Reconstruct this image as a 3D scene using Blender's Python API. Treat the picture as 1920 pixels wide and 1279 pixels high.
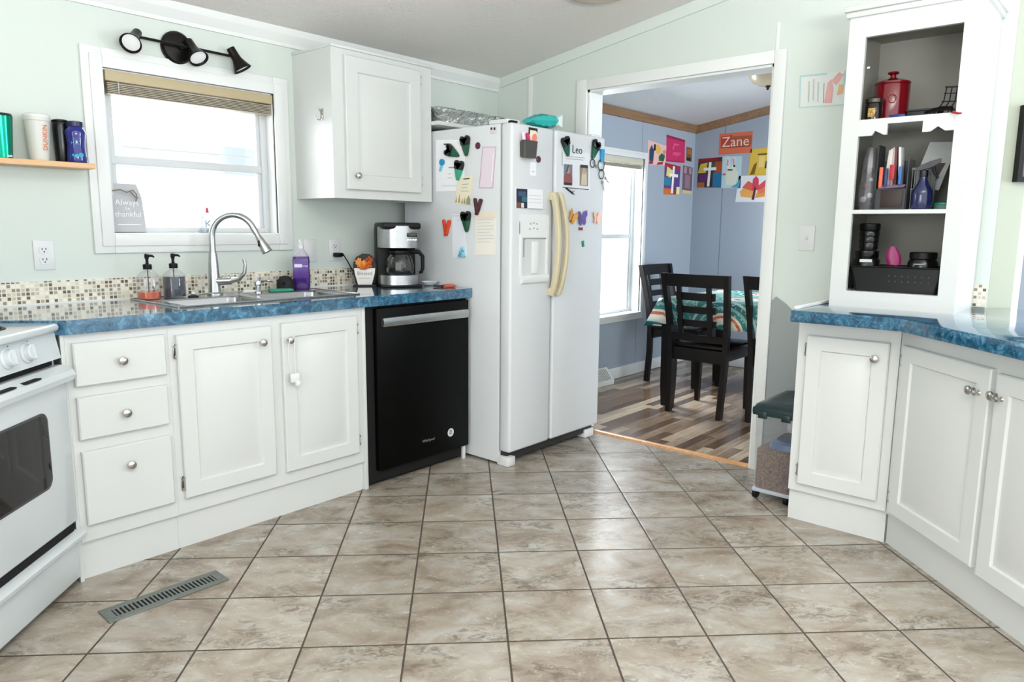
import bpy, bmesh, math, random
from mathutils import Matrix, Vector
random.seed(7)
for o in list(bpy.data.objects): bpy.data.objects.remove(o)
SC = bpy.context.scene
COL = SC.collection
R = math.radians
S2 = math.sqrt(.5)

# ---------------------------------------------------------------- camera
cam_data = bpy.data.cameras.new('camera')
cam = bpy.data.objects.new('camera', cam_data); COL.objects.link(cam)
cam_data.sensor_width = 36.0
cam_data.lens = 1363.85 / 1920 * 36.0
cam_data.clip_start = .02
YAW, PITCH, ROLL = R(48.866), R(-8.843), R(.50)
fw = Vector((math.sin(YAW) * math.cos(PITCH), math.cos(YAW) * math.cos(PITCH), math.sin(PITCH)))
rt = Vector((math.cos(YAW), -math.sin(YAW), 0)); up = rt.cross(fw)
rt2 = rt * math.cos(ROLL) + up * math.sin(ROLL); up2 = up * math.cos(ROLL) - rt * math.sin(ROLL)
cam.matrix_world = Matrix(((rt2.x, up2.x, -fw.x, 0), (rt2.y, up2.y, -fw.y, 0), (rt2.z, up2.z, -fw.z, 1.231), (0, 0, 0, 1)))
SC.camera = cam

# ---------------------------------------------------------------- world, light, exposure
w = bpy.data.worlds.new('sky'); SC.world = w; w.use_nodes = True
bg = w.node_tree.nodes['Background']
bg.inputs[0].default_value = (.93, .97, 1.0, 1); bg.inputs[1].default_value = 2.3
def area(name, loc, target, sx, sy, power, col=(1, 1, 1)):
    d = bpy.data.lights.new(name, 'AREA'); d.shape = 'RECTANGLE'; d.size = sx; d.size_y = sy
    d.energy = power; d.color = col
    o = bpy.data.objects.new(name, d); COL.objects.link(o); o.location = loc
    o.rotation_euler = (Vector(target) - Vector(loc)).to_track_quat('-Z', 'Y').to_euler()
    return o
# daylight coming in through the two windows (sky portals' extra strength), and added fills in the kitchen
area('daylight_kitchen_window', (1.6, 3.75, 1.75), (1.6, 2.2, 1.0), .9, .9, 22, (.95, .98, 1))
area('daylight_dining_window', (4.95, 3.75, 1.4), (4.9, 1.5, .5), .9, 1.3, 150, (.88, .94, 1))
area('ceiling_fill', (.1, -1.1, 1.5), (.1, -1.0, 3), 1.2, 1.2, 400, (.97, .985, 1))  # unseen fill aimed upward, added to brighten the ceiling
area('fill_left', (-2.9, .7, 1.45), (3.5, 1.3, 1.3), 1.8, 1.4, 50, (1, 1, .98))  # added fill lamp out of view, lifts the doorway wall and hutch
area('daylight_dining_right', (4.9, -2.2, 1.3), (5.2, 2, 1.0), 1.6, 1.4, 110, (.84, .92, 1))
SC.view_settings.view_transform = 'Standard'; SC.view_settings.look = 'None'
SC.view_settings.gamma = 1; SC.view_settings.use_curve_mapping = False
SC.view_settings.exposure = -.06

# ---------------------------------------------------------------- materials
def lin(h):
    h = h.lstrip('#'); c = [int(h[i:i + 2], 16) / 255 for i in (0, 2, 4)]
    return tuple((x / 12.92 if x <= .04045 else ((x + .055) / 1.055) ** 2.4) for x in c) + (1,)
_m = {}
def mat(name, hexc, rough=.5, metal=0, spec=.5, coat=0, bump=None, emit=None):
    if name in _m: return _m[name]
    m = bpy.data.materials.new(name); m.use_nodes = True; nt = m.node_tree; b = nt.nodes['Principled BSDF']
    b.inputs['Base Color'].default_value = lin(hexc); b.inputs['Roughness'].default_value = rough
    b.inputs['Metallic'].default_value = metal; b.inputs['Specular IOR Level'].default_value = spec
    b.inputs['Coat Weight'].default_value = coat
    if bump:
        sc, st = bump[:2]
        tc = nt.nodes.new('ShaderNodeTexCoord'); n = nt.nodes.new('ShaderNodeTexNoise')
        n.inputs['Scale'].default_value = sc; n.inputs['Detail'].default_value = 4
        bp = nt.nodes.new('ShaderNodeBump'); bp.inputs['Strength'].default_value = st
        bp.inputs['Distance'].default_value = bump[2] if len(bump) > 2 else .01
        nt.links.new(tc.outputs['Object'], n.inputs['Vector']); nt.links.new(n.outputs['Fac'], bp.inputs['Height'])
        nt.links.new(bp.outputs['Normal'], b.inputs['Normal'])
    if emit:
        b.inputs['Emission Color'].default_value = lin(hexc); b.inputs['Emission Strength'].default_value = emit
    _m[name] = m; return m
def col(h, rough=.55): return mat('paint_' + h + str(rough), h, rough)
def glassy(name, hexc, alpha=.25, rough=.03):
    """thin clear plastic / glass: transparent body with a glossy surface"""
    if name in _m: return _m[name]
    m = bpy.data.materials.new(name); m.use_nodes = True; nt = m.node_tree; nt.nodes.clear()
    out = nt.nodes.new('ShaderNodeOutputMaterial'); tr = nt.nodes.new('ShaderNodeBsdfTransparent')
    pr = nt.nodes.new('ShaderNodeBsdfPrincipled'); mx = nt.nodes.new('ShaderNodeMixShader'); lw = nt.nodes.new('ShaderNodeLayerWeight')
    lw.inputs['Blend'].default_value = .25
    ma = nt.nodes.new('ShaderNodeMath'); ma.operation = 'MULTIPLY_ADD'; ma.inputs[1].default_value = .35; ma.inputs[2].default_value = alpha; ma.use_clamp = True
    pr.inputs['Base Color'].default_value = lin(hexc); pr.inputs['Roughness'].default_value = rough
    ma.inputs[1].default_value = .5; ma.inputs[2].default_value = .03; mx.inputs[0].default_value = alpha
    gl = nt.nodes.new('ShaderNodeBsdfGlossy'); gl.inputs['Roughness'].default_value = rough; m2 = nt.nodes.new('ShaderNodeMixShader')
    nt.links.new(lw.outputs['Facing'], ma.inputs[0]); nt.links.new(ma.outputs[0], m2.inputs[0])
    nt.links.new(tr.outputs[0], mx.inputs[1]); nt.links.new(pr.outputs[0], mx.inputs[2]); nt.links.new(mx.outputs[0], m2.inputs[1])
    nt.links.new(gl.outputs[0], m2.inputs[2]); nt.links.new(m2.outputs[0], out.inputs[0])
    _m[name] = m; return m

class NT:
    """tiny node helper"""
    def __init__(s, name):
        s.m = bpy.data.materials.new(name); s.m.use_nodes = True; s.nt = s.m.node_tree; s.b = s.nt.nodes['Principled BSDF']
        s.tc = s.nt.nodes.new('ShaderNodeTexCoord')
    def n(s, t, **k):
        x = s.nt.nodes.new('ShaderNode' + t)
        for a, v in k.items(): setattr(x, a, v)
        return x
    def l(s, a, b): s.nt.links.new(a, b)
    def math(s, op, a, b=None, c=None):
        x = s.n('Math', operation=op)
        for i, v in enumerate((a, b, c)):
            if v is None: continue
            if isinstance(v, (int, float)): x.inputs[i].default_value = v
            else: s.l(v, x.inputs[i])
        return x.outputs[0]
    def noise(s, vec, scale, detail=4, rough=.55, dist=0):
        x = s.n('TexNoise'); x.inputs['Scale'].default_value = scale; x.inputs['Detail'].default_value = detail
        x.inputs['Roughness'].default_value = rough; x.inputs['Distortion'].default_value = dist
        s.l(vec, x.inputs['Vector']); return x.outputs['Fac']
    def ramp(s, fac, stops, interp='LINEAR'):
        x = s.n('ValToRGB'); cr = x.color_ramp; cr.interpolation = interp
        while len(cr.elements) < len(stops): cr.elements.new(.5)
        for e, (p, c) in zip(cr.elements, stops): e.position = p; e.color = lin(c) if isinstance(c, str) else c
        s.l(fac, x.inputs['Fac']); return x.outputs['Color']
    def mix(s, fac, a, b, mode='MIX'):
        x = s.n('Mix', data_type='RGBA', blend_type=mode)
        for i, v in ((0, fac), (6, a), (7, b)):
            if isinstance(v, (int, float)): x.inputs[i].default_value = v
            elif isinstance(v, tuple): x.inputs[i].default_value = v
            elif isinstance(v, str): x.inputs[i].default_value = lin(v)
            else: s.l(v, x.inputs[i])
        return x.outputs[2]
    def vec(s, x, y, z=0):
        c = s.n('CombineXYZ')
        for i, v in enumerate((x, y, z)):
            if isinstance(v, (int, float)): c.inputs[i].default_value = v
            else: s.l(v, c.inputs[i])
        return c.outputs[0]
    def bump(s, h, st, dist=.01):
        b = s.n('Bump'); b.inputs['Strength'].default_value = st; b.inputs['Distance'].default_value = dist
        s.l(h, b.inputs['Height']); s.l(b.outputs[0], s.b.inputs['Normal'])

def tile_floor():
    t = NT('stone_tile'); sp = t.n('SeparateXYZ'); t.l(t.tc.outputs['Object'], sp.inputs[0])
    T = .3056; cx = S2 / T
    a = t.math('MULTIPLY_ADD', t.math('SUBTRACT', sp.outputs[0], sp.outputs[1]), cx, .566)
    b = t.math('MULTIPLY_ADD', t.math('ADD', sp.outputs[0], sp.outputs[1]), cx, -6.611 + 20)
    a = t.math('ADD', a, 20)
    def edge(u):
        f = t.math('FRACT', u); return t.math('MINIMUM', f, t.math('SUBTRACT', 1, f))
    e = t.math('MINIMUM', edge(a), edge(b))
    wob = t.noise(t.tc.outputs['Object'], 30, 2)
    e = t.math('ADD', e, t.math('MULTIPLY', t.math('SUBTRACT', wob, .5), .006))
    grout = t.math('LESS_THAN', e, .0105)
    cell = t.vec(t.math('FLOOR', a), t.math('FLOOR', b))
    wn = t.n('TexWhiteNoise', noise_dimensions='2D'); t.l(cell, wn.inputs['Vector'])
    off = t.n('VectorMath', operation='SCALE'); t.l(wn.outputs['Color'], off.inputs[0]); off.inputs['Scale'].default_value = 40
    v = t.n('VectorMath', operation='ADD'); t.l(off.outputs[0], v.inputs[0])
    st = t.vec(t.math('MULTIPLY', a, T * .8), t.math('MULTIPLY', b, T * 1.3)); t.l(st, v.inputs[1])
    vv = v.outputs[0]
    big = t.noise(vv, 6.5, 5, .6, .6)
    base = t.ramp(big, [(.3, '#7f7163'), (.42, '#94887a'), (.53, '#a0988c'), (.68, '#aeaaa2')])
    blot = t.noise(vv, 22, 8, .72, 1.2)
    dark = t.ramp(blot, [(.47, (0, 0, 0, 1)), (.6, (1, 1, 1, 1))])
    mask = t.ramp(t.noise(vv, 5, 3, .5, .4), [(.45, (0, 0, 0, 1)), (.6, (1, 1, 1, 1))])
    dk = t.math('MULTIPLY', t.math('MULTIPLY', dark, mask), .75)
    c = t.mix(dk, base, '#5b5145')
    pale = t.ramp(t.noise(vv, 38, 6, .7, 1.5), [(.58, (0, 0, 0, 1)), (.7, (1, 1, 1, 1))])
    c = t.mix(t.math('MULTIPLY', pale, .55), c, '#c6c2ba')
    br = t.math('MULTIPLY_ADD', wn.outputs['Value'], .16, .9)
    c = t.mix(1.0, c, t.vec(br, br, br), 'MULTIPLY')
    c = t.mix(grout, c, '#41392f')
    t.l(c, t.b.inputs['Base Color'])
    t.l(t.math('MULTIPLY_ADD', grout, .45, t.math('MULTIPLY_ADD', blot, .12, .2)), t.b.inputs['Roughness'])
    h = t.math('MULTIPLY_ADD', t.math('MULTIPLY', t.math('MINIMUM', e, .03), 33), 1.0, t.math('MULTIPLY', t.noise(t.tc.outputs['Object'], 14, 3), .35))
    t.bump(h, .12, .004); t.b.inputs['Specular IOR Level'].default_value = .6
    return t.m
def wood_floor():
    t = NT('wood_plank'); sp = t.n('SeparateXYZ'); t.l(t.tc.outputs['Object'], sp.inputs[0])
    W, Lp = .065, .6
    r = t.math('DIVIDE', sp.outputs[1], W); row = t.math('FLOOR', r)
    wn0 = t.n('TexWhiteNoise', noise_dimensions='1D'); t.l(row, wn0.inputs['W'])
    q = t.math('ADD', t.math('DIVIDE', sp.outputs[0], Lp), t.math('MULTIPLY', wn0.outputs['Value'], 7)); cq = t.math('FLOOR', q)
    wn = t.n('TexWhiteNoise', noise_dimensions='2D'); t.l(t.vec(row, cq), wn.inputs['Vector'])
    g = t.noise(t.vec(t.math('MULTIPLY', sp.outputs[0], 3), t.math('MULTIPLY', sp.outputs[1], 26), t.math('MULTIPLY', wn.outputs['Value'], 9)), 1.6, 6, .6, .8)
    f = t.math('ADD', t.math('MULTIPLY', wn.outputs['Value'], .55), t.math('MULTIPLY', g, .55))
    c = t.ramp(f, [(.2, '#46362d'), (.42, '#65513f'), (.58, '#806c5a'), (.74, '#9d8b77'), (.92, '#b9aa94')])
    t.l(c, t.b.inputs['Base Color']); t.b.inputs['Roughness'].default_value = .2
    return t.m
def laminate():
    t = NT('blue_laminate'); v = t.tc.outputs['Object']
    n = t.noise(v, 17, 7, .62, 2.2)
    c = t.ramp(n, [(.3, '#0d3349'), (.45, '#1b4c69'), (.55, '#2d6482'), (.66, '#5488a3'), (.78, '#82a9bb')])
    vo = t.noise(v, 42, 5, .7, 3.5)
    c = t.mix(t.math('MULTIPLY', t.ramp(vo, [(.56, (0, 0, 0, 1)), (.64, (1, 1, 1, 1))]), .4), c, '#7aa6ba')
    t.l(c, t.b.inputs['Base Color']); t.b.inputs['Roughness'].default_value = .14
    t.b.inputs['Coat Weight'].default_value = 1; t.b.inputs['Coat Roughness'].default_value = .04
    return t.m
def mosaic():
    """small square glass tiles in mixed beiges; grid in the mesh's own x / z"""
    t = NT('mosaic'); uv = t.n('UVMap'); sp = t.n('SeparateXYZ'); t.l(uv.outputs[0], sp.inputs[0])
    P = .0158
    a = t.math('DIVIDE', sp.outputs[0], P); b = t.math('DIVIDE', sp.outputs[1], P)
    def edge(u):
        f = t.math('FRACT', u); return t.math('MINIMUM', f, t.math('SUBTRACT', 1, f))
    gr = t.math('LESS_THAN', t.math('MINIMUM', edge(a), edge(b)), .13)
    wn = t.n('TexWhiteNoise', noise_dimensions='2D'); t.l(t.vec(t.math('FLOOR', a), t.math('FLOOR', b)), wn.inputs['Vector'])
    c = t.ramp(wn.outputs['Value'], [(0, '#5b5142'), (.13, '#8a8270'), (.24, '#a39c8b'), (.36, '#bdb6a2'), (.48, '#dcd6c4'), (.62, '#e6e2d4'), (.86, '#cfc6b0'), (.95, '#8c7a60')], 'CONSTANT')
    c = t.mix(gr, c, '#ddd8c9'); t.l(c, t.b.inputs['Base Color']); t.b.inputs['Roughness'].default_value = .2
    return t.m
def ceiling_mat(name, h):
    t = NT(name); v = t.tc.outputs['Object']
    n = t.noise(v, 85, 5, .7, .8); n2 = t.noise(v, 30, 3, .6, .3)
    t.b.inputs['Base Color'].default_value = lin(h); t.b.inputs['Roughness'].default_value = .9
    t.bump(t.math('ADD', n, t.math('MULTIPLY', n2, .6)), .8, .016)
    return t.m
def blue_panel(ph):
    """grey-blue wall panels with a narrow groove every so often"""
    t = NT('blue_grey_wall' + str(ph)); sp = t.n('SeparateXYZ'); t.l(t.tc.outputs['Object'], sp.inputs[0])
    u = t.math('ADD', sp.outputs[0], sp.outputs[1])
    f = t.math('FRACT', t.math('DIVIDE', t.math('SUBTRACT', u, ph), 1.22))
    g = t.math('LESS_THAN', f, .006)
    c = t.mix(g, '#a0abb8', '#6e7a87'); t.l(c, t.b.inputs['Base Color']); t.b.inputs['Roughness'].default_value = .45
    return t.m
def cloth_mat():
    t = NT('medallion_cloth'); uv = t.n('UVMap'); sp = t.n('SeparateXYZ'); t.l(uv.outputs[0], sp.inputs[0])
    C = .5
    def cc(o, k): return t.math('MULTIPLY', t.math('SUBTRACT', t.math('FRACT', t.math('ADD', t.math('DIVIDE', o, C), k)), .5), C)
    a = cc(sp.outputs[0], .38); b = cc(sp.outputs[1], .0)
    r = t.math('SQRT', t.math('ADD', t.math('MULTIPLY', a, a), t.math('MULTIPLY', b, b)))
    ring = t.ramp(t.math('DIVIDE', r, .3), [(0, '#d8e0d4'), (.1, '#2f7f86'), (.22, '#cfd9cc'), (.3, '#e3d9c4'), (.36, '#c4583e'), (.42, '#e6dcc6'), (.47, '#2d7d7c'), (.56, '#7fb3a6'), (.62, '#256a70'), (.72, '#a9c9bc'), (.78, '#2f7f7c'), (.9, '#5e9a94')], 'CONSTANT')
    ch = t.n('TexVoronoi'); ch.inputs['Scale'].default_value = 55; t.l(uv.outputs[0], ch.inputs['Vector'])
    c = t.mix(t.math('MULTIPLY', t.math('LESS_THAN', ch.outputs['Distance'], .33), .5), ring, '#dfe6da')
    t.l(c, t.b.inputs['Base Color']); t.b.inputs['Roughness'].default_value = .3
    return t.m
def brushed(name, h, rough=.3):
    t = NT(name); sp = t.n('SeparateXYZ'); t.l(t.tc.outputs['Object'], sp.inputs[0])
    n = t.noise(t.vec(t.math('MULTIPLY', sp.outputs[0], 3), t.math('MULTIPLY', sp.outputs[1], 3), t.math('MULTIPLY', sp.outputs[2], 500)), 1, 3)
    t.b.inputs['Base Color'].default_value = lin(h); t.b.inputs['Metallic'].default_value = 1
    t.l(t.math('MULTIPLY_ADD', n, .2, rough - .1), t.b.inputs['Roughness'])
    return t.m
def speckle(name, c1, c2, scale, rough=.8):
    t = NT(name); v = t.n('TexVoronoi'); v.inputs['Scale'].default_value = scale; t.l(t.tc.outputs['Object'], v.inputs['Vector'])
    wn = t.n('TexWhiteNoise', noise_dimensions='3D'); t.l(v.outputs['Color'], wn.inputs['Vector'])
    t.l(t.ramp(wn.outputs['Value'], [(0, c1), (1, c2)]), t.b.inputs['Base Color']); t.b.inputs['Roughness'].default_value = rough
    t.bump(v.outputs['Distance'], .4, .004)
    return t.m
def wood(name, c1, c2, sx=2, sy=30, rough=.4):
    t = NT(name); sp = t.n('SeparateXYZ'); t.l(t.tc.outputs['Object'], sp.inputs[0])
    n = t.noise(t.vec(t.math('MULTIPLY', sp.outputs[0], sx), t.math('MULTIPLY', sp.outputs[1], sy), t.math('MULTIPLY', sp.outputs[2], sy)), 1.5, 5, .6, .5)
    t.l(t.ramp(n, [(.3, c1), (.7, c2)]), t.b.inputs['Base Color']); t.b.inputs['Roughness'].default_value = rough
    return t.m

WALL = mat('mint_white_wall', '#cdd6cf', .55, bump=(160, .04, .002))
TRIM = mat('white_trim', '#e0e3e1', .4)
CAB = mat('white_cabinet_paint', '#cccfcd', .32, bump=(40, .02, .002))
SHADE = mat('shaded_cabinet_lining', '#97968d', .6)  # hutch interior, greyed so its shade is in the colour
ENAMEL = mat('white_enamel', '#c9d0d2', .18, coat=.3)
FRIDGE = mat('white_fridge_paint', '#d2d6d8', .28, bump=(220, .05, .001))
NICKEL = mat('brushed_nickel', '#b9b6b1', .22, 1)
CHROME = mat('chrome', '#d2d4d6', .12, 1)
STEEL = brushed('brushed_steel', '#b5b7b8', .3)
SINKM = mat('sink_steel', '#aeb0b1', .24, 1)
BLACK = mat('black_plastic', '#080808', .4, spec=.25)
BLACKG = mat('black_gloss', '#0a0909', .25, spec=.3)
DWM = mat('black_stainless', '#040404', .38, 0, .1)
BRONZE = mat('dark_bronze', '#14110f', .35, .5)
DARK = mat('dark_void', '#020202', .9)
CREAM = mat('yellowed_plastic', '#cbc1a2', .4)
WHITEP = mat('white_plastic', '#d6d8d8', .35); VINYL = mat('window_vinyl', '#cbcfd1', .4)
PAPER = mat('paper_white', '#ecedf0', .8)
GREY = mat('print_grey', '#9a9c9e', .8)
INK = mat('print_black', '#1d1c1c', .7)
GLASS = glassy('window_glass', '#ffffff', .0, .02)
CLEAR = glassy('clear_plastic', '#dfe4e6', .05, .03)
ESP = mat('espresso_wood', '#0e0805', .38, spec=.35)
LAM = laminate(); MOS = mosaic(); TILE = tile_floor(); WOODF = wood_floor()
CEIL = ceiling_mat('textured_ceiling', '#f2f0ea'); CEIL2 = ceiling_mat('textured_ceiling_dining', '#e2e3e6')
BLUEW = blue_panel(8.59 - 1.22); BLUEB = blue_panel(9.215 - 1.22); OAK = wood('oak_trim', '#7a5a3e', '#9b7857'); PINE = wood('pine_shelf', '#cfa271', '#e0ba8c', 3, 40)
THR = wood('oak_threshold', '#b98556', '#d6a473'); CLOTH = cloth_mat(); KIB = speckle('kibble', '#3f2e22', '#7d6653', 190)
FOIL = mat('foil', '#dfe3e0', .22, 1, bump=(26, 1.0, .03))

# ---------------------------------------------------------------- mesh builder
MATRIX = {}
class MB:
    def __init__(s): s.bm = bmesh.new(); s.mats = []; s.cur = 0; s.uv = None
    def use(s, m):
        if m not in s.mats: s.mats.append(m)
        s.cur = s.mats.index(m); return s
    def face(s, pts, smooth=True):
        f = s.bm.faces.new([s.bm.verts.new(p) for p in pts]); f.material_index = s.cur; return f
    def box(s, x0, x1, y0, y1, z0, z1, bev=0, seg=2, T=None):
        b = bmesh.new(); bmesh.ops.create_cube(b, size=1)
        for v in b.verts:
            v.co = Vector(((x0 + x1) / 2 + v.co.x * (x1 - x0), (y0 + y1) / 2 + v.co.y * (y1 - y0), (z0 + z1) / 2 + v.co.z * (z1 - z0)))
        if bev > 0: bmesh.ops.bevel(b, geom=b.edges[:], offset=bev, segments=seg, profile=.5, affect='EDGES', clamp_overlap=True)
        return s.merge(b, T)
    def merge(s, b, T=None):
        vm = {}
        for v in b.verts: vm[v] = s.bm.verts.new(T @ v.co if T else v.co)
        for f in b.faces:
            try:
                g = s.bm.faces.new([vm[v] for v in f.verts]); g.material_index = s.cur
            except ValueError: pass
        b.free(); return s
    def prism(s, poly, h, T=None, bev=0):
        """polygon in x,y extruded to +z by h (then transformed by T)"""
        b = bmesh.new(); lo = [b.verts.new((p[0], p[1], 0)) for p in poly]; hi = [b.verts.new((p[0], p[1], h)) for p in poly]
        n = len(poly); b.faces.new(lo[::-1]); b.faces.new(hi)
        for i in range(n): b.faces.new((lo[i], lo[(i + 1) % n], hi[(i + 1) % n], hi[i]))
        bmesh.ops.recalc_face_normals(b, faces=b.faces[:])
        if bev: bmesh.ops.bevel(b, geom=[e for e in b.edges if len(e.link_faces) == 2 and e.calc_face_angle(0) > .6], offset=bev, segments=2, profile=.5, affect='EDGES', clamp_overlap=True)
        return s.merge(b, T)
    def loft(s, rings, cap0=True, cap1=True, T=None):
        b = bmesh.new(); vs = [[b.verts.new(p) for p in r] for r in rings]; n = len(rings[0])
        for a, c in zip(vs, vs[1:]):
            for i in range(n): b.faces.new((a[i], a[(i + 1) % n], c[(i + 1) % n], c[i]))
        if cap0: b.faces.new(vs[0][::-1])
        if cap1: b.faces.new(vs[-1])
        bmesh.ops.recalc_face_normals(b, faces=b.faces[:]); return s.merge(b, T)
    def lathe(s, prof, c=(0, 0, 0), seg=24, T=None):
        """profile of (radius, z)"""
        rings = [[(c[0] + max(r, 1e-4) * math.cos(2 * math.pi * i / seg), c[1] + max(r, 1e-4) * math.sin(2 * math.pi * i / seg), c[2] + z) for i in range(seg)] for r, z in prof]
        return s.loft(rings, True, True, T)
    def tube(s, path, rad, seg=10, cap=True):
        P = [Vector(p) for p in path]; n = len(P); rr = rad if isinstance(rad, (list, tuple)) else [rad] * n
        rings = []; ref = None
        for i in range(n):
            t = (P[min(i + 1, n - 1)] - P[max(i - 1, 0)]).normalized()
            if ref is None: ref = t.orthogonal().normalized()
            ref = (ref - t * ref.dot(t)).normalized(); q = t.cross(ref)
            rings.append([tuple(P[i] + (ref * math.cos(2 * math.pi * k / seg) + q * math.sin(2 * math.pi * k / seg)) * rr[i]) for k in range(seg)])
        return s.loft(rings, cap, cap)
    def text(s, body, size, T, depth=.0006, align='CENTER'):
        cu = bpy.data.curves.new('t', 'FONT'); cu.body = body; cu.size = size; cu.align_x = align; cu.align_y = 'CENTER'; cu.extrude = depth; cu.resolution_u = 2
        o = bpy.data.objects.new('t', cu); COL.objects.link(o)
        me = bpy.data.meshes.new_from_object(o.evaluated_get(bpy.context.evaluated_depsgraph_get()))
        b = bmesh.new(); b.from_mesh(me); bpy.data.objects.remove(o); bpy.data.curves.remove(cu); bpy.data.meshes.remove(me)
        return s.merge(b, T)
    def obj(s, name, m=None, parent=None, world=False, loc=None, smooth=True, angle=35):
        me = bpy.data.meshes.new(name); M = Matrix()
        if parent is not None:
            M = MATRIX[parent]
            if world: bmesh.ops.transform(s.bm, matrix=M.inverted(), verts=s.bm.verts[:])
        elif loc is not None:
            M = Matrix.Translation(loc)
            if world: bmesh.ops.transform(s.bm, matrix=M.inverted(), verts=s.bm.verts[:])
        s.bm.normal_update(); s.bm.to_mesh(me); s.bm.free()
        for x in (s.mats or [m]): me.materials.append(x)
        if smooth:
            for p in me.polygons: p.use_smooth = True
            me.set_sharp_from_angle(angle=R(angle))
        o = bpy.data.objects.new(name, me); COL.objects.link(o)
        if parent is not None: o.parent = parent
        elif loc is not None: o.location = loc
        MATRIX[o] = M
        return o
def tag(o, label, cat, group=None):
    o['label'] = label; o['category'] = cat
    if group: o['group'] = group
    return o
def thing(name, label, cat, loc=(0, 0, 0), rz=0, group=None):
    o = bpy.data.objects.new(name, None); COL.objects.link(o); o.location = loc; o.rotation_euler = (0, 0, rz); o.empty_display_size = .05
    MATRIX[o] = Matrix.Translation(loc) @ Matrix.Rotation(rz, 4, 'Z')
    return tag(o, label, cat, group)
def struct(o): o['kind'] = 'structure'; return o
def box(name, m, parent, *a, bev=0, world=False):
    b = MB(); b.box(*a, bev=bev); return b.obj(name, m, parent, world)
def copy_tree(root, loc, rz, label):
    r = root.copy(); COL.objects.link(r); r.location = loc; r.rotation_euler = (0, 0, rz); r['label'] = label
    MATRIX[r] = Matrix.Translation(loc) @ Matrix.Rotation(rz, 4, 'Z')
    for ch in list(root.children):
        c = ch.copy(); COL.objects.link(c); c.parent = r; MATRIX[c] = MATRIX[r]
        for g in list(ch.children):
            d = g.copy(); COL.objects.link(d); d.parent = c; MATRIX[d] = MATRIX[r]
    return r
def rrect(x0, x1, y0, y1, z, r, n=5):
    r = max(r, 1e-4); out = []
    for cx, cy, a in ((x1 - r, y1 - r, 0), (x0 + r, y1 - r, 90), (x0 + r, y0 + r, 180), (x1 - r, y0 + r, 270)):
        for k in range(n + 1):
            t = R(a + 90 * k / n); out.append((cx + r * math.cos(t), cy + r * math.sin(t), z))
    return out
TF = Matrix.Rotation(R(90), 4, 'X')              # text/prism plane (x,y) -> (x,z), facing -y
def at(x, y, z, rz=0, M=TF): return Matrix.Translation((x, y, z)) @ Matrix.Rotation(rz, 4, 'Z') @ M

# ================================================================= SETTING
YA, XB = 3.267, 3.576                      # sink wall, doorway wall
def zc(y): return 2.155 + .1617 * (YA - y) # the ceiling rises away from the outside wall
YB = -4.5                                  # where the room is left open behind the camera
b = MB(); b.box(-4, XB + .045, YB, YA + .1, -.08, 0); struct(b.obj('floor', TILE))
b = MB(); b.box(XB + .045, 6.4, YB, YA + .1, -.08, -.002); struct(b.obj('floor_dining', WOODF))
b = MB(); b.box(2.2, 9, YB, .4, -.09, -.085); b.obj('x', WOODF) if 0 else b.bm.free()
# sink wall with window opening
WX0, WX1, WZ0, WZ1 = 1.21, 1.972, 1.19, 1.855
def wall_x(name, m, x0, x1, y0, y1, z1, holes):
    b = MB(); xs = x0
    for hx0, hx1, hz0, hz1 in holes:
        b.box(xs, hx0, y0, y1, 0, z1); b.box(hx0, hx1, y0, y1, 0, hz0); b.box(hx0, hx1, y0, y1, hz1, z1); xs = hx1
    b.box(xs, x1, y0, y1, 0, z1); return struct(b.obj(name, m, smooth=False))
wall_x('wall_back', WALL, -4, XB + .06, YA, YA + .13, 2.4, [(WX0, WX1, WZ0, WZ1)])
DW0, DW1, DZ0, DZ1 = 4.45, 5.365, .53, 1.80
wall_x('wall_dining_left', BLUEW, XB + .06, 6.25, YA - .01, YA + .13, 2.4, [(DW0, DW1, DZ0, DZ1)])
b = MB(); b.box(-.62, -.5, 2.05, YA, 0, 2.6); struct(b.obj('wall_left', WALL))
# doorway wall
OY0, OY1, OZ = 1.462, 2.555, 2.02
b = MB()
def wy(y0, y1, z0):
    T = Matrix(((0, 0, 1, XB), (1, 0, 0, 0), (0, 1, 0, 0), (0, 0, 0, 1)))
    b.prism([(y0, z0), (y1, z0), (y1, zc(y1) + .03), (y0, zc(y0) + .03)], .115, T)
wy(.497, OY0, 0); wy(OY1, YA, 0); wy(OY0, OY1, OZ)
struct(b.obj('wall_right', WALL, smooth=False))
b = MB(); b.box(XB + .1155, XB + .1175, .6, OY0, 0, 2.5); b.box(XB + .1155, XB + .1175, OY1, YA, 0, 2.3); struct(b.obj('wall_dining_front', BLUEW))
# short slanted wall right of the hutch, and what lies beyond the counter
b = MB()
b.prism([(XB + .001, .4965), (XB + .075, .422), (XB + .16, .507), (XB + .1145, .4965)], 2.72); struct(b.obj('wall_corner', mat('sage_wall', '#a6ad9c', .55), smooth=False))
b = MB(); b.prism([(XB + .075, .422), (XB + .095, .402), (XB + .18, .487), (XB + .16, .507)], 2.72); struct(b.obj('trim_1', TRIM, smooth=False))
b = MB(); b.box(6.25, 6.37, -3.2, YA + .1, 0, 3.3); struct(b.obj('wall_dining_back', BLUEB, smooth=False))
def slope_slab(name, m, x0, x1, y0, y1, t=.08):
    T = Matrix(((0, 0, 1, x0), (1, 0, 0, 0), (0, 1, 0, 0), (0, 0, 0, 1)))
    b = MB(); b.prism([(y0, zc(y0)), (y1, zc(y1)), (y1, zc(y1) + t), (y0, zc(y0) + t)], x1 - x0, T); return struct(b.obj(name, m, smooth=False))
slope_slab('ceiling', CEIL, -4, XB + .05, -2.6, YA + .05)
slope_slab('ceiling_dining', CEIL2, XB + .05, 6.3, -3.2, YA + .05)
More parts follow.
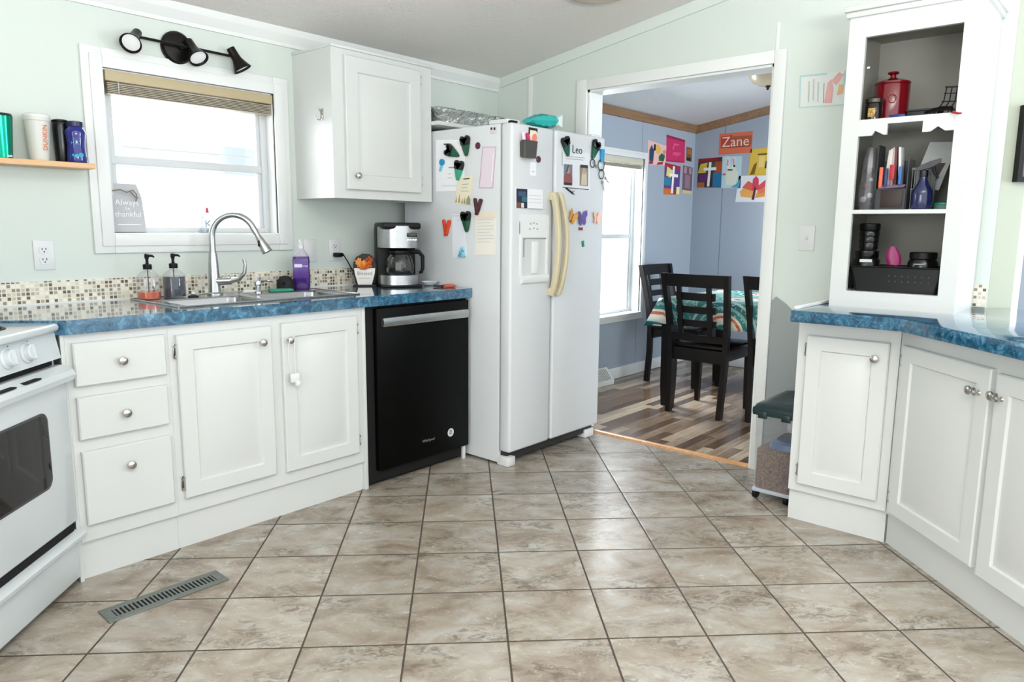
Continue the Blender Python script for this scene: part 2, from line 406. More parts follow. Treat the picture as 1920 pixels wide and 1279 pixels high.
# crown mouldings
b = MB()
for x0, x1 in ((-.5, XB),):
    b.loft([[(x, YA, 2.085), (x, YA - .012, 2.085), (x, YA - .016, 2.1), (x, YA - .04, 2.135), (x, YA - .05, zc(YA - .05)), (x, YA, zc(YA))] for x in (x0, x1)])
struct(b.obj('trim_2', TRIM, smooth=False))
b = MB(); y0, y1 = .55, YA
b.loft([[(XB, y, zc(y) - .05), (XB - .012, y, zc(y) - .05), (XB - .03, y, zc(y)), (XB, y, zc(y))] for y in (y0, y1)]); struct(b.obj('trim_3', WALL, smooth=False))
# wall battens
b = MB(); b.box(XB - .008, XB, 2.975, 3.0, 1.2, zc(3) - .05); b.box(XB - .004, XB, 1.448, 1.462, OZ + .062, zc(1.45) - .24); struct(b.obj('trim_4', TRIM))
# doorway casing + jamb lining
b = MB()
for y0, y1 in ((OY0 - .058, OY0), (OY1, OY1 + .075)):
    b.box(XB - .016, XB, y0, y1, 0, OZ + .06, .004)
b.box(XB - .016, XB, OY0, OY1, OZ, OZ + .06, .004)
b.box(XB, XB + .13, OY0 - .004, OY0 + .012, 0, OZ); b.box(XB, XB + .13, OY1 - .012, OY1 + .004, 0, OZ); b.box(XB, XB + .13, OY0, OY1, OZ - .012, OZ + .004)
struct(b.obj('trim_5', TRIM))
b = MB(); b.prism([(0, 0), (.045, 0), (.038, .010), (.022, .014), (.007, .010)], OY1 - OY0 - .026, Matrix(((1, 0, 0, XB), (0, 0, 1, OY0 + .013), (0, 1, 0, 0), (0, 0, 0, 1))))
struct(b.obj('trim_6', THR))
# dining crown (wood) and baseboard
b = MB()
b.loft([[(x, YA - .01, zc(YA) - .06), (x, YA - .022, zc(YA) - .055), (x, YA - .05, zc(YA) - .0), (x, YA - .01, zc(YA) + .0)] for x in (XB + .12, 6.25)])
b.loft([[(6.25, y, zc(y) - .065), (6.238, y, zc(y) - .06), (6.21, y, zc(y)), (6.25, y, zc(y))] for y in (-1, YA - .01)])
struct(b.obj('trim_7', OAK, smooth=False))
b = MB(); b.box(XB + .12, 6.25, YA - .024, YA - .01, 0, .095, .004); b.box(6.236, 6.25, -1, YA - .01, 0, .095, .004); struct(b.obj('baseboard_dining', TRIM))
# thin grey panel on the wall beside the doorway, scrolled top
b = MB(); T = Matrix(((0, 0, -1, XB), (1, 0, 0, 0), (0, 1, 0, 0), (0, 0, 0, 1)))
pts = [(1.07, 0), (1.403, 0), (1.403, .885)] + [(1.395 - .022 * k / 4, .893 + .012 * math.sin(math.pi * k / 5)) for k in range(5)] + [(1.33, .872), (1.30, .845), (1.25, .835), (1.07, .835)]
b.prism(pts, .006, T); struct(b.obj('trim_8', mat('grey_wall_panel', '#8f9695', .5)))
# mosaic strips
def mosaic_strip(name, O, U, wdt, hgt, N, t=.006):
    b = MB(); O, U, N = Vector(O), Vector(U), Vector(N); Z = Vector((0, 0, 1)); bm = b.bm
    uvl = bm.loops.layers.uv.new('UVMap')
    c = [O, O + U * wdt, O + U * wdt + Z * hgt, O + Z * hgt]; f = [p + N * t for p in c]
    vs = [bm.verts.new(p) for p in c + f]
    for ids in ((4, 5, 6, 7), (0, 3, 2, 1), (0, 1, 5, 4), (3, 7, 6, 2), (0, 4, 7, 3), (1, 2, 6, 5)):
        fc = bm.faces.new([vs[i] for i in ids])
        for l in fc.loops: l[uvl].uv = ((l.vert.co - O).dot(U), (l.vert.co - O).z)
    bmesh.ops.recalc_face_normals(bm, faces=bm.faces[:]); return struct(b.obj(name, MOS, smooth=False))
mosaic_strip('trim_9', (.1, YA, .922), (1, 0, 0), 2.61, .086, (0, -1, 0))
mosaic_strip('trim_10', (XB, .582, .921), (0, -1, 0), .079, .092, (-1, 0, 0))
b = MB(); b.box(.15, 2.715, YA - .012, YA, .918, .9235); struct(b.obj('trim_11', TRIM))

# ---------------------------------------------------------------- windows
def win_local(name, x0, x1, z0, z1, yw, depth, casing, sill, mid):
    o = thing(name, 'x', 'x'); del o['label']; del o['category']; struct(o)
    b = MB(); cs = casing; yy = yw
    # stepped casing boards
    for s_, t in ((cs, .012), (cs * .62, .02)):
        b.box(x0 - s_, x0, yy - t, yy, z0 - s_, z1 + s_, .003); b.box(x1, x1 + s_, yy - t, yy, z0 - s_, z1 + s_, .003)
        b.box(x0, x1, yy - t, yy, z1, z1 + s_, .003); b.box(x0, x1, yy - t, yy, z0 - s_, z0, .003)
    struct(b.obj('casing', TRIM, o))
    b = MB(); d = depth
    b.box(x0 - .002, x0 + .006, yy, yy + d, z0, z1); b.box(x1 - .006, x1 + .002, yy, yy + d, z0, z1)
    b.box(x0, x1, yy, yy + d, z1 - .006, z1 + .002); b.box(x0, x1, yy - sill, yy + d, z0 - .012, z0 + .006, .002)
    struct(b.obj('reveal', TRIM, o))
    b = MB(); f = .03; ya, yb = yy + d - .045, yy + d
    X0, X1, Z0, Z1 = x0 + .006, x1 - .006, z0 + .006, z1 - .006
    b.box(X0, X0 + f, ya, yb, Z0, Z1, .003); b.box(X1 - f, X1, ya, yb, Z0, Z1, .003); b.box(X0 + f, X1 - f, ya, yb, Z1 - f, Z1, .003); b.box(X0 + f, X1 - f, ya, yb, Z0, Z0 + f * .8, .003)
    struct(b.obj('frame', VINYL, o))
    b = MB(); b.box(X0 + f, X1 - f, ya + .004, yb - .01, mid - .018, mid + .018, .003)
    for q in (X0 + f, X1 - f - .02): b.box(q, q + .02, ya + .012, yb - .01, Z0 + f * .8, Z1 - f, .002)
    struct(b.obj('sash', VINYL, o))
    b = MB(); b.box(X0 + f, X1 - f, yb - .022, yb - .018, Z0 + f * .8, Z1 - f); struct(b.obj('pane', GLASS, o))
    return o
w1 = win_local('window_1', WX0, WX1, WZ0, WZ1, YA, .10, .078, .012, 1.50)
w2 = win_local('window_2', DW0, DW1, DZ0, DZ1, YA - .01, .12, .055, .03, 1.17)
b = MB(); b.box(WX0 + .09, WX1 - .09, YA + .075, YA + .08, 1.555, 1.56); struct(b.obj('sash', VINYL, w1))
# blinds raised to the top
def blind(label, x0, x1, z0, z1, y, c1, c2, loc):
    t = thing('window_blind', label, 'blind', loc)
    b = MB(); b.box(x0, x1, y - .012, y + .05, z1 - .042, z1, .003); b.obj('valance', c1, t, True)
    b = MB(); n = 7; zt = z1 - .046; dz = (zt - z0) / n
    for k in range(n): b.box(x0 + .008, x1 - .008, y - .004, y + .045, z0 + dz * k + .001, z0 + dz * (k + 1) - .0015, .001)
    b.obj('slat_stack', c2, t, True, smooth=False)
    b = MB(); b.tube([(x0 + .05, y - .008, z1 - .04), (x0 + .05, y - .008, z0 - .01)], .0012, 5); b.obj('cord', WHITEP, t, True)
    return t
blind('tan slatted blind pulled up in the window above the sink', WX0 + .008, WX1 - .008, 1.755, 1.848, YA - .004, mat('tan_valance', '#b3a483', .5), mat('greige_slats', '#a39a87', .5), (1.59, YA, 1.76))
blind('pale blind pulled up in the tall window of the blue dining room', DW0 + .008, DW1 - .008, 1.715, 1.793, YA - .005, mat('cream_valance', '#cfc9b6', .5), mat('cream_slats', '#c8c2b0', .5), (4.9, YA, 1.72))

# ================================================================= CABINETRY
def door_mesh(w, h, t=.02, panel=True, inset=.058, z0=0, x0=0):
    rings = [(0, 0), (0, -t + .004), (.004, -t)]
    if panel: rings += [(inset, -t), (inset + .005, -t + .008), (inset + .013, -t + .008), (inset + .035, -t + .001)]
    b = MB()
    b.loft([[(x0 + i, y, z0 + i), (x0 + w - i, y, z0 + i), (x0 + w - i, y, z0 + h - i), (x0 + i, y, z0 + h - i)] for i, y in rings]); return b
def knob(parent, x, z, y=-.02, r=.0155):
    b = MB(); b.lathe([(.009, 0), (.009, .003), (.005, .005), (.005, .012), (r * .8, .015), (r, .019), (r * .93, .024), (r * .6, .027), (.0, .028)], T=Matrix.Translation((x, y, z)) @ Matrix.Rotation(R(90), 4, 'X'), seg=20)
    return b.obj('knob', NICKEL, parent)
def hinge(parent, x, z, side):
    b = MB(); b.box(x - .010 if side < 0 else x, x if side < 0 else x + .010, -.004, 0, z - .028, z + .028, .001)
    b.tube([(x, -.012, z - .027), (x, -.012, z + .027)], .0055, 8)
    for dz in (-.018, .018): b.box(x - .008, x + .008, -.0165, -.012, z + dz - .004, z + dz + .004)
    return b.obj('hinge', NICKEL, parent)
def cabinet(label, loc, rz, W, D, H, doors=(), drawers=(), toe=True, ztoe=.14, cat='cabinet', group=None, open_top=False, toe0=0):
    t = thing('base_cabinet', label, cat, loc, rz, group)
    b = MB(); f = .02
    if open_top:
        b.box(0, .016, f, D, ztoe, H); b.box(W - .016, W, f, D, ztoe, H); b.box(.016, W - .016, D - .01, D, ztoe, H); b.box(.016, W - .016, f, D - .01, ztoe, ztoe + .016)
    else: b.box(0, W, f, D, ztoe, H)
    b.box(0, W, 0, f, ztoe, H); b.obj('carcass', CAB, t, smooth=False)
    if toe:
        b = MB(); b.box(toe0, W, .018, D, 0, ztoe - .001); b.obj('toe_kick', CAB, t, smooth=False)
    for x0, x1, z0, z1, kx, kz in drawers:
        d = door_mesh(x1 - x0, z1 - z0, .02, False, z0=z0, x0=x0).obj('drawer', CAB, t); knob(d, kx, kz)
    for x0, x1, z0, z1, kx, kz, hs in doors:
        d = door_mesh(x1 - x0, z1 - z0, .02, True, z0=z0, x0=x0).obj('door', CAB, t); knob(d, kx, kz)
        hx = x0 if hs < 0 else x1
        for hz in (z1 - .06, z0 + .06): hinge(d, hx, hz, hs)
    return t
CH = .868
c0 = cabinet('white three drawer base cabinet beside the range', (.815, 2.68, 0), 0, .337, .55, CH,
    drawers=[(.018, .32, .69, .838, .165, .764), (.018, .318, .505, .652, .165, .578), (.02, .32, .20, .462, .168, .389)])
c1 = cabinet('white two door base cabinet under the sink', (1.1525, 2.68, 0), 0, .872, .55, CH,
    doors=[(.024, .408, .202, .83, .36, .768, -1), (.456, .834, .196, .835, .484, .764, 1)], open_top=True)
b = MB(); b.box(-.0125, -.0005, 0, .018, 0, CH); b.obj('filler_strip', CAB, c0)
b = MB(); b.box(.873, .893, 0, .55, 0, CH, .002); b.obj('end_panel', CAB, c1)
# child lock hanging from the right sink door knob
t = thing('cabinet_lock', 'white child safety strap lock dangling from a knob of the sink cabinet', 'lock', (1.64, 2.63, .60))
b = MB(); b.box(-.022, .022, -.008, .006, -.012, .026, .006); b.box(.0, .022, -.012, .008, -.028, -.005, .005); b.obj('latch', WHITEP, t)
b = MB(); b.tube([(-.012, 0, .02), (-.024, .002, .08), (-.022, .006, .14), (-.012, .004, .172), (.0, .002, .176), (.008, .004, .165), (.006, .002, .14), (.004, 0, .08), (.006, 0, .02)], .0016, 6); b.obj('cable', WHITEP, t)

# left countertop with a hole for the sink
HT, HB = .918, .870
t = MB(); FY = 2.655
SX0, SX1, SY0, SY1 = 1.262, 2.058, 2.79, 3.17
def pz(poly): t.prism(poly, HT - HB, Matrix.Translation((0, 0, HB)))
pz([(.819, FY), (SX0, FY), (SX0, YA - .006), (.213, YA - .006)])
pz([(SX1, FY), (2.716, FY), (2.716, YA - .006), (SX1, YA - .006)])
pz([(SX0, FY), (SX1, FY), (SX1, SY0), (SX0, SY0)]); pz([(SX0, SY1), (SX1, SY1), (SX1, YA - .006), (SX0, YA - .006)])
tag(t.obj('countertop', LAM, smooth=False), 'long blue marbled countertop running under the window with the sink in it', 'countertop')

# sink
sk = thing('sink', 'double bowl stainless steel sink set in the blue counter', 'sink', (1.66, 2.99, HT))
b = MB(); X0, X1, Y0, Y1 = 1.24, 2.08, 2.765, 3.215; BW = [(1.285, 1.64), (1.68, 2.035)]; BY0, BY1 = 2.80, 3.075
for x0, x1, y0, y1 in ((X0, BW[0][0], Y0, Y1), (BW[0][1], BW[1][0], BY0, BY1), (BW[1][1], X1, Y0, Y1), (BW[0][0], BW[1][1], Y0, BY0), (BW[0][0], BW[1][1], BY1, Y1)):
    b.box(x0, x1, y0, y1, HT, HT + .004)
b.tube([(X0, Y0, HT + .003), (X1, Y0, HT + .003), (X1, Y1, HT + .003), (X0, Y1, HT + .003), (X0, Y0, HT + .003)], .004, 6); b.obj('rim', SINKM, sk, True)
for x0, x1 in BW:
    b = MB(); rings = [rrect(x0, x1, BY0, BY1, HT + .004, .001)] + [rrect(x0 + i, x1 - i, BY0 + i, BY1 - i, z, r) for i, z, r in ((.004, HT - .004, .05), (.008, HT - .10, .05), (.018, HT - .15, .05), (.05, HT - .165, .05))]
    b.loft(rings, False, True); b.obj('bowl', SINKM, sk, True)
    b = MB(); b.lathe([(.04, 0), (.04, .003), (.03, .004), (.028, .001)], ((x0 + x1) / 2, (BY0 + BY1) / 2 + .03, HT - .165)); b.obj('drain', CHROME, sk, True)

# faucet
fa = thing('faucet', 'tall brushed steel gooseneck faucet with pull down spray head', 'faucet', (1.583, 3.165, HT + .004))
FD = Vector((.70, -.714, 0))
b = MB(); b.lathe([(.034, 0), (.034, .006), (.027, .012), (.024, .05), (.022, .13), (.019, .17), (.0165, .19)]); b.obj('body', STEEL, fa)
pth = [Vector((0, 0, .18)), Vector((0, 0, .21)), Vector((0, 0, .24))]
for k in range(0, 15):
    a = R(180 - 11.2 * k); pth.append(FD * (.096 + .096 * math.cos(a)) + Vector((0, 0, .258 + .098 * math.sin(a))))
e = pth[-1]; dr = (pth[-1] - pth[-2]).normalized()
pth.append(e + dr * .02)
b = MB(); b.tube(pth, .0135, 14); b.obj('spout', STEEL, fa)
p0 = pth[-1]; b = MB(); b.tube([p0 - dr * .004, p0 + dr * .004, p0 + dr * .012, p0 + dr * .03, p0 + dr * .075, p0 + dr * .098, p0 + dr * .10], [.011, .0115, .011, .015, .021, .023, .019], 16)
hd = b.obj('spray_head', STEEL, fa)
b = MB(); q = p0 + dr * .055; b.box(-.006, .006, -.004, .004, -.014, .014, .003, T=Matrix.Translation(q + Vector((-.017, -.004, 0)))); b.obj('button', BLACK, hd)
b = MB(); ps = Vector((.72, -.69, 0))
b.tube([Vector((0, 0, .062)), ps * .025 + Vector((0, 0, .062)), ps * .075 + Vector((0, 0, .064))], [.02, .02, .0185], 14)
b.tube([ps * .07 + Vector((0, 0, .064)), ps * .11 + Vector((.0, 0, .072)), ps * .135 + Vector((0, 0, .1)), ps * .14 + Vector((0, 0, .135)), ps * .135 + Vector((0, 0, .16))], [.015, .0125, .009, .007, .008], 10); b.obj('handle', STEEL, fa)
# chrome soap pump on the sink deck
t = thing('deck_soap_pump', 'small chrome soap pump standing on the sink deck right of the faucet', 'soap pump', (1.775, 3.13, HT + .004))
b = MB(); b.lathe([(.018, 0), (.018, .006), (.012, .01), (.012, .03), (.017, .036), (.018, .05), (.012, .06), (.006, .066)]); b.obj('body', CHROME, t)
b = MB(); b.tube([(0, 0, .054), (.03, -.028, .056), (.052, -.045, .05)], [.007, .005, .004], 8); b.obj('nozzle', CHROME, t)
t = MB(); t.box(-.055, .055, -.03, .03, 0, .011, .004); t.use(mat('sponge_green', '#2f8f74', .9)); o = t.obj('sponge', None, None, loc=(1.885, 3.115, HT + .0045)); o.rotation_euler.z = R(-20); tag(o, 'flat green sponge lying behind the right sink bowl', 'sponge')
t = thing('sponge_holder', 'black dome shaped scrubber holder beside the purple soap bottle', 'holder', (1.945, 3.17, HT + .004))
b = MB(); b.lathe([(.042, 0), (.042, .03), (.038, .046), (.028, .06), (.014, .068), (0, .07)], seg=24); b.obj('shell', mat('black_foam', '#0a0a0a', .7), t)
b = MB(); b.lathe([(.009, 0), (.009, .003), (0, .004)], T=Matrix.Translation((-.028, -.032, .035)) @ Matrix.Rotation(R(-40), 4, 'Z') @ Matrix.Rotation(R(90), 4, 'X')); b.obj('hole', DARK, t)
t = thing('sink_stopper', 'small black and white sink stopper lying beside the soap dispensers', 'stopper', (1.46, 3.115, HT + .004))
b = MB(); b.lathe([(.022, 0), (.022, .005), (.012, .009), (.006, .012)]); b.obj('plug', BLACK, t)
b = MB(); b.lathe([(.006, .012), (.008, .016), (.006, .022), (0, .023)]); b.obj('knob', WHITEP, t)
t = MB(); t.tube([(0, 0, .006), (.03, .008, .007), (.06, 0, .006), (.09, .01, .006)], [.004, .007, .005, .006], 8); o = t.obj('sink_brush_handle', WHITEP, None, loc=(1.70, 3.13, HT + .0045)); tag(o, 'white brush handle lying on the sink deck by the soap pump', 'brush')

def soap_dispenser(label, loc, liquid, lvl):
    t = thing('soap_dispenser', label, 'soap dispenser', loc, R(-35), 'pump soap bottles by the sink')
    b = MB(); b.lathe([(.0, .001), (.045, .001), (.046, .006), (.046, .085), (.042, .099), (.028, .112), (.017, .119), (.015, .128), (.013, .128)], seg=28); b.obj('bottle', CLEAR, t)
    b = MB(); b.lathe([(0, .004), (.0435, .004), (.0438, lvl), (0, lvl)], seg=28); b.obj('liquid', liquid, t)
    b = MB(); b.lathe([(.017, .124), (.0175, .126), (.0175, .144), (.008, .147), (.006, .15), (.006, .165), (.009, .172), (.009, .186), (.004, .189)], seg=18); b.tube([(0, 0, .181), (.022, -.004, .18), (.03, -.006, .174)], [.006, .005, .003], 8); b.tube([(0, 0, .124), (0, 0, .01)], .0025, 6); b.obj('pump', BLACK, t)
    return t
soap_dispenser('clear pump bottle nearly empty with a little orange soap', (1.29, 3.15, HT + .005), mat('orange_soap', '#c2481c', .15), .03)
soap_dispenser('clear pump bottle filled with dark blue soap', (1.402, 3.16, HT + .005), mat('navy_soap', '#0b1530', .1), .089)
# purple dish soap
t = thing('dish_soap_bottle', 'tall purple dish soap bottle at the right end of the sink', 'soap bottle', (2.03, 3.16, HT + .0045), R(-38))
b = MB(); b.loft([rrect(-w_, w_, -d_, d_, z, r) for w_, d_, z, r in ((.034, .022, 0, .015), (.04, .026, .008, .02), (.042, .027, .07, .02), (.039, .025, .10, .02), (.041, .026, .14, .02), (.038, .025, .16, .02))]); b.obj('liquid', mat('purple_soap', '#42236f', .12), t)
b = MB(); b.loft([rrect(-w_, w_, -d_, d_, z, r) for w_, d_, z, r in ((.0385, .0255, .16, .02), (.03, .02, .178, .018), (.015, .015, .195, .0149), (.014, .014, .2, .0139))]); b.obj('shoulder', glassy('lilac_clear', '#cfc6e0', .3), t)
b = MB(); b.lathe([(.015, .198), (.015, .215), (.009, .219), (.008, .238), (.005, .242), (0, .243)], seg=16); b.obj('cap', glassy('clear_cap', '#eceaf2', .55), t)
b = MB(); b.box(-.036, .036, -.0285, -.026, .055, .15, .001); o = b.obj('label', mat('purple_label', '#553688', .3), t)
b = MB(); b.box(-.03, .006, -.0292, -.0284, .108, .124); b.text('soap', .016, at(.02, -.0288, .116)); b.obj('lettering', mat('lilac_print', '#d9d2ea', .5), t)

# ---------------------------------------------------------------- range
rg = thing('range', 'white freestanding range set diagonally in the left corner', 'stove', (S2 * (1.33 + .0), 0, 0), 0)
RL = Vector((-S2 * 1.33, S2 * 1.33, 0)) + Vector((S2, S2, 0)) * 2.462   # bottom right front corner
rg.location = RL; rg.rotation_euler.z = R(45); MATRIX[rg] = Matrix.Translation(RL) @ Matrix.Rotation(R(45), 4, 'Z')
WR = .76
b = MB(); b.box(-WR, -.006, .02, .62, .02, .886); b.obj('body', ENAMEL, rg)
b = MB(); b.box(-WR, -.008, -.012, .62, .884, .911, .012, 3); b.obj('cooktop', ENAMEL, rg)
b = MB(); b.loft([[(x, -.006, .795), (x, .03, .795), (x, .03, .884), (x, .010, .884)] for x in (-WR, -.007)]); pn = b.obj('control_panel', ENAMEL, rg, smooth=False)
for kx in (-.183, -.28, -.48, -.58):
    T = Matrix.Translation((kx, .001, .840)) @ Matrix.Rotation(R(78), 4, 'X')
    b = MB(); b.lathe([(.031, -.003), (.031, .004), (.026, .008), (.024, .022), (.02, .025), (0, .025)], T=T, seg=26); b.box(-.0035, .0035, -.022, .022, .02, .031, .002, T=T); k = b.obj('knob', ENAMEL, pn)
    b = MB(); b.lathe([(.002, 0), (.002, .001), (0, .001)], T=Matrix.Translation((kx + .02, .0065, .874)) @ Matrix.Rotation(R(78), 4, 'X'), seg=8); b.obj('mark', INK, pn)
b = MB(); b.box(-WR, -.03, .012, .05, .775, .80); b.obj('vent_gap', DARK, rg)
b = MB(); b.box(-WR, -.008, -.018, .02, .23, .775, .012, 3); dr_ = b.obj('oven_door', ENAMEL, rg)
b = MB(); b.loft([[(x, -.018, .715), (x, -.045, .724), (x, -.052, .742), (x, -.044, .758), (x, -.012, .772), (x, -.0, .76)] for x in (-WR, -.012)]); b.obj('handle', ENAMEL, dr_)
b = MB()
for x in (-.235, -.36, -.49, -.62): b.box(x - .04, x + .04, -.0445, -.02, .7615, .7655, T=None)
b.obj('vent_slot', DARK, dr_)
b = MB(); T = Matrix(((1, 0, 0, 0), (0, 0, 1, -.0205), (0, 1, 0, 0), (0, 0, 0, 1)))
b.loft([rrect(-WR + .14, -.14, .40, .648, z, .035, 8) for z in (0, .004)], T=T); b.obj('window_border', mat('dark_frit', '#3a3c3d', .2), dr_)
b = MB(); T = Matrix(((1, 0, 0, 0), (0, 0, 1, -.0215), (0, 1, 0, 0), (0, 0, 0, 1)))
b.loft([rrect(-WR + .148, -.148, .408, .640, z, .03, 8) for z in (0, .004)], T=T); b.obj('window', mat('oven_glass', '#0c0a0b', .04), dr_)
b = MB(); b.box(-WR, -.008, -.012, .02, .025, .17, .01, 3); b.loft([[(x, -.012, .165), (x, -.04, .178), (x, -.042, .190), (x, -.03, .197), (x, .01, .2), (x, .01, .165)] for x in (-WR, -.008)]); b.obj('drawer', ENAMEL, rg)
b = MB(); b.box(-WR + .01, -.02, -.006, .03, .198, .23); b.obj('drawer_gap', DARK, rg)
for bx, by in ((-.185, .15), (-.56, .15), (-.19, .43), (-.55, .43)):
    b = MB()
    for rr in (.03, .05, .07): b.tube([(bx + rr * math.cos(R(a)), by + rr * math.sin(R(a)), .916) for a in range(0, 361, 20)], .005, 6)
    b.lathe([(.085, .9105), (.085, .913), (.08, .914), (.078, .912)], (bx, by, 0)); b.obj('burner', BLACK, rg)
b = MB()
for fx in (-WR + .05, -.06): 
    for fy in (.06, .58): b.lathe([(.015, 0), (.015, .024)], (fx, fy, 0), 10)
b.obj('feet', BLACK, rg)

# ---------------------------------------------------------------- dishwasher
dw = thing('dishwasher', 'black dishwasher with a steel bar handle under the counter', 'dishwasher', (2.075, 2.66, 0))
b = MB(); b.box(-.028, .63, .03, .56, .02, .868); b.obj('tub', DARK, dw)
b = MB(); b.box(.02, .625, 0, .03, .075, .858, .006); d = b.obj('door', DWM, dw)
b = MB(); b.loft([[(x, .0, z0), (x, -.018, z0), (x, -.024, (z0 + z1) / 2), (x, -.018, z1), (x, .0, z1)] for x, z0, z1 in ((.045, .772, .812), (.604, .770, .812))]); b.obj('handle', STEEL, d)
b = MB(); b.text('Whirlpool', .02, at(.335, -.0003, .165)); b.obj('lettering', mat('dim_silver', '#7b7b7a', .4), d)
b = MB(); b.lathe([(.022, 0), (.022, .0008), (0, .0008)], T=at(.49, 0, .172), seg=28); s_ = b.obj('sticker', mat('silver_sticker', '#c9cac9', .4), d)
b = MB()
for dz, hw in ((.011, .008), (.003, .009), (-.006, .009)): b.box(.49 - hw, .49 + hw * .8, -.0016, -.0008, .172 + dz - .0022, .172 + dz + .0022)
b.obj('print', mat('print_dark', '#55565a', .6), s_)
b = MB(); b.box(.596, .612, .012, .03, .0, .075, .002); b.obj('leg', WHITEP, dw)
b = MB(); b.box(0, .6, .06, .1, .0, .07); b.obj('kick_plate', DARK, dw)

# ---------------------------------------------------------------- fridge
FX0, FX1, FZ = 2.725, 3.535, 1.735
fr = thing('refrigerator', 'white side by side refrigerator covered in magnets and papers', 'refrigerator', (3.13, 2.83, 0))
b = MB(); b.box(FX0, FX1, 2.472, 3.19, .012, FZ, .004); b.obj('body', FRIDGE, fr, True)
b = MB(); b.box(FX0 + .02, FX1 - .02, 2.43, 2.47, .03, .075); b.obj('grille', mat('dark_grille', '#2a2b2b', .6), fr, True)
b = MB(); b.box(FX0 + .003, 3.058, 2.395, 2.466, .075, FZ + .002, .014, 3); fd = b.obj('freezer_door', FRIDGE, fr, True)
b = MB(); b.box(3.074, FX1 - .004, 2.395, 2.466, .075, FZ + .002, .014, 3); rd = b.obj('fridge_door', FRIDGE, fr, True)
b = MB(); b.box(FX0 + .01, FX1 - .01, 2.462, 2.474, .075, FZ - .005); b.obj('gasket', mat('gasket_grey', '#8b8f90', .6), fr, True)
def fhandle(x, door, sgn):
    b = MB(); rings = []
    for k in range(17):
        q = k / 16; z = .878 + (1.414 - .878) * q; bow = math.sin(math.pi * q)
        yy = 2.395 - .012 - .034 * bow ** .6; hw = .019 - .005 * bow; xx = x + sgn * .02 * bow
        rings.append([(xx - hw, yy + .012, z), (xx - hw, yy - .008, z), (xx - hw * .5, yy - .014, z), (xx + hw * .5, yy - .014, z), (xx + hw, yy - .008, z), (xx + hw, yy + .012, z)])
    b.loft(rings); h = b.obj('handle', CREAM, door, True)
    b = MB()
    for z in (.878, 1.376): b.box(x - .021, x + .021, 2.378, 2.396, z, z + .04, .003)
    b.obj('mount', CREAM, h, True)
fhandle(3.043, fd, .5); fhandle(3.098, rd, 1.3)
# ice and water dispenser
b = MB(); T = Matrix(((1, 0, 0, 0), (0, 0, -1, 2.3955), (0, 1, 0, 0), (0, 0, 0, 1)))
FRM = mat('dispenser_white', '#e2e5e4', .35)
b = MB(); b.use(FRM)
b.box(2.79, 2.812, 2.387, 2.397, .985, 1.265, .003); b.box(3.0, 3.02, 2.387, 2.397, .985, 1.265, .003)
b.loft([rrect(2.79, 3.02, 1.182, 1.30, z, .02) for z in (0, .009)], T=T)
b.loft([[(x, 2.397, .945), (x, 2.38, .955), (x, 2.372, .975), (x, 2.375, .992), (x, 2.397, .995)] for x in (2.80, 3.01)])
dp = b.obj('dispenser_frame', FRM, fd, True)
b = MB(); b.box(2.812, 3.0, 2.394, 2.3958, .992, 1.182); b.obj('dispenser_back', mat('dispenser_shade', '#cfd3d2', .4), dp, True)
b = MB(); b.prism([(2.812, 1.182), (2.812, 1.085), (2.826, 1.085), (2.826, 1.172), (2.84, 1.178), (3.0, 1.176), (3.0, 1.182)], .006, T); b.obj('recess_shadow_strip', mat('dispenser_shadow', '#9da3a2', .5), dp, True)  # shadow along the recess edge, drawn as a grey strip
b = MB(); b.box(2.885, 2.935, 2.384, 2.395, 1.0, 1.165, .004); b.obj('paddle', FRM, dp, True)
b = MB()
for a, c in ((2.868, 1.252), (2.893, 1.256), (2.917, 1.252), (2.862, 1.226), (2.893, 1.23), (2.922, 1.226)): b.box(a - .006, a + .006, 2.3858, 2.3866, c - .003, c + .003)
b.obj('icons', GREY, dp, True)
b = MB(); b.box(FX0, FX0 + .06, 2.40, 2.48, 0, .05, .006); b.obj('foot', WHITEP, fr, True)
b = MB(); b.box(FX1 - .10, FX1 - .01, 2.42, 2.48, 0, .05, .006); b.obj('foot', WHITEP, fr, True)
b = MB(); b.box(FX0 + .004, FX0 + .10, 2.425, 2.55, FZ, FZ + .022, .006); b.obj('hinge_cover', WHITEP, fr, True)
b = MB(); b.box(FX0 + .01, FX0 + .055, 2.402, 2.44, FZ + .002, FZ + .012, .003); b.obj('hinge', BLACK, fr, True)
b = MB(); b.box(FX1 - .10, FX1 - .01, 2.425, 2.53, FZ, FZ + .018, .006); b.obj('hinge_cover', WHITEP, fr, True)

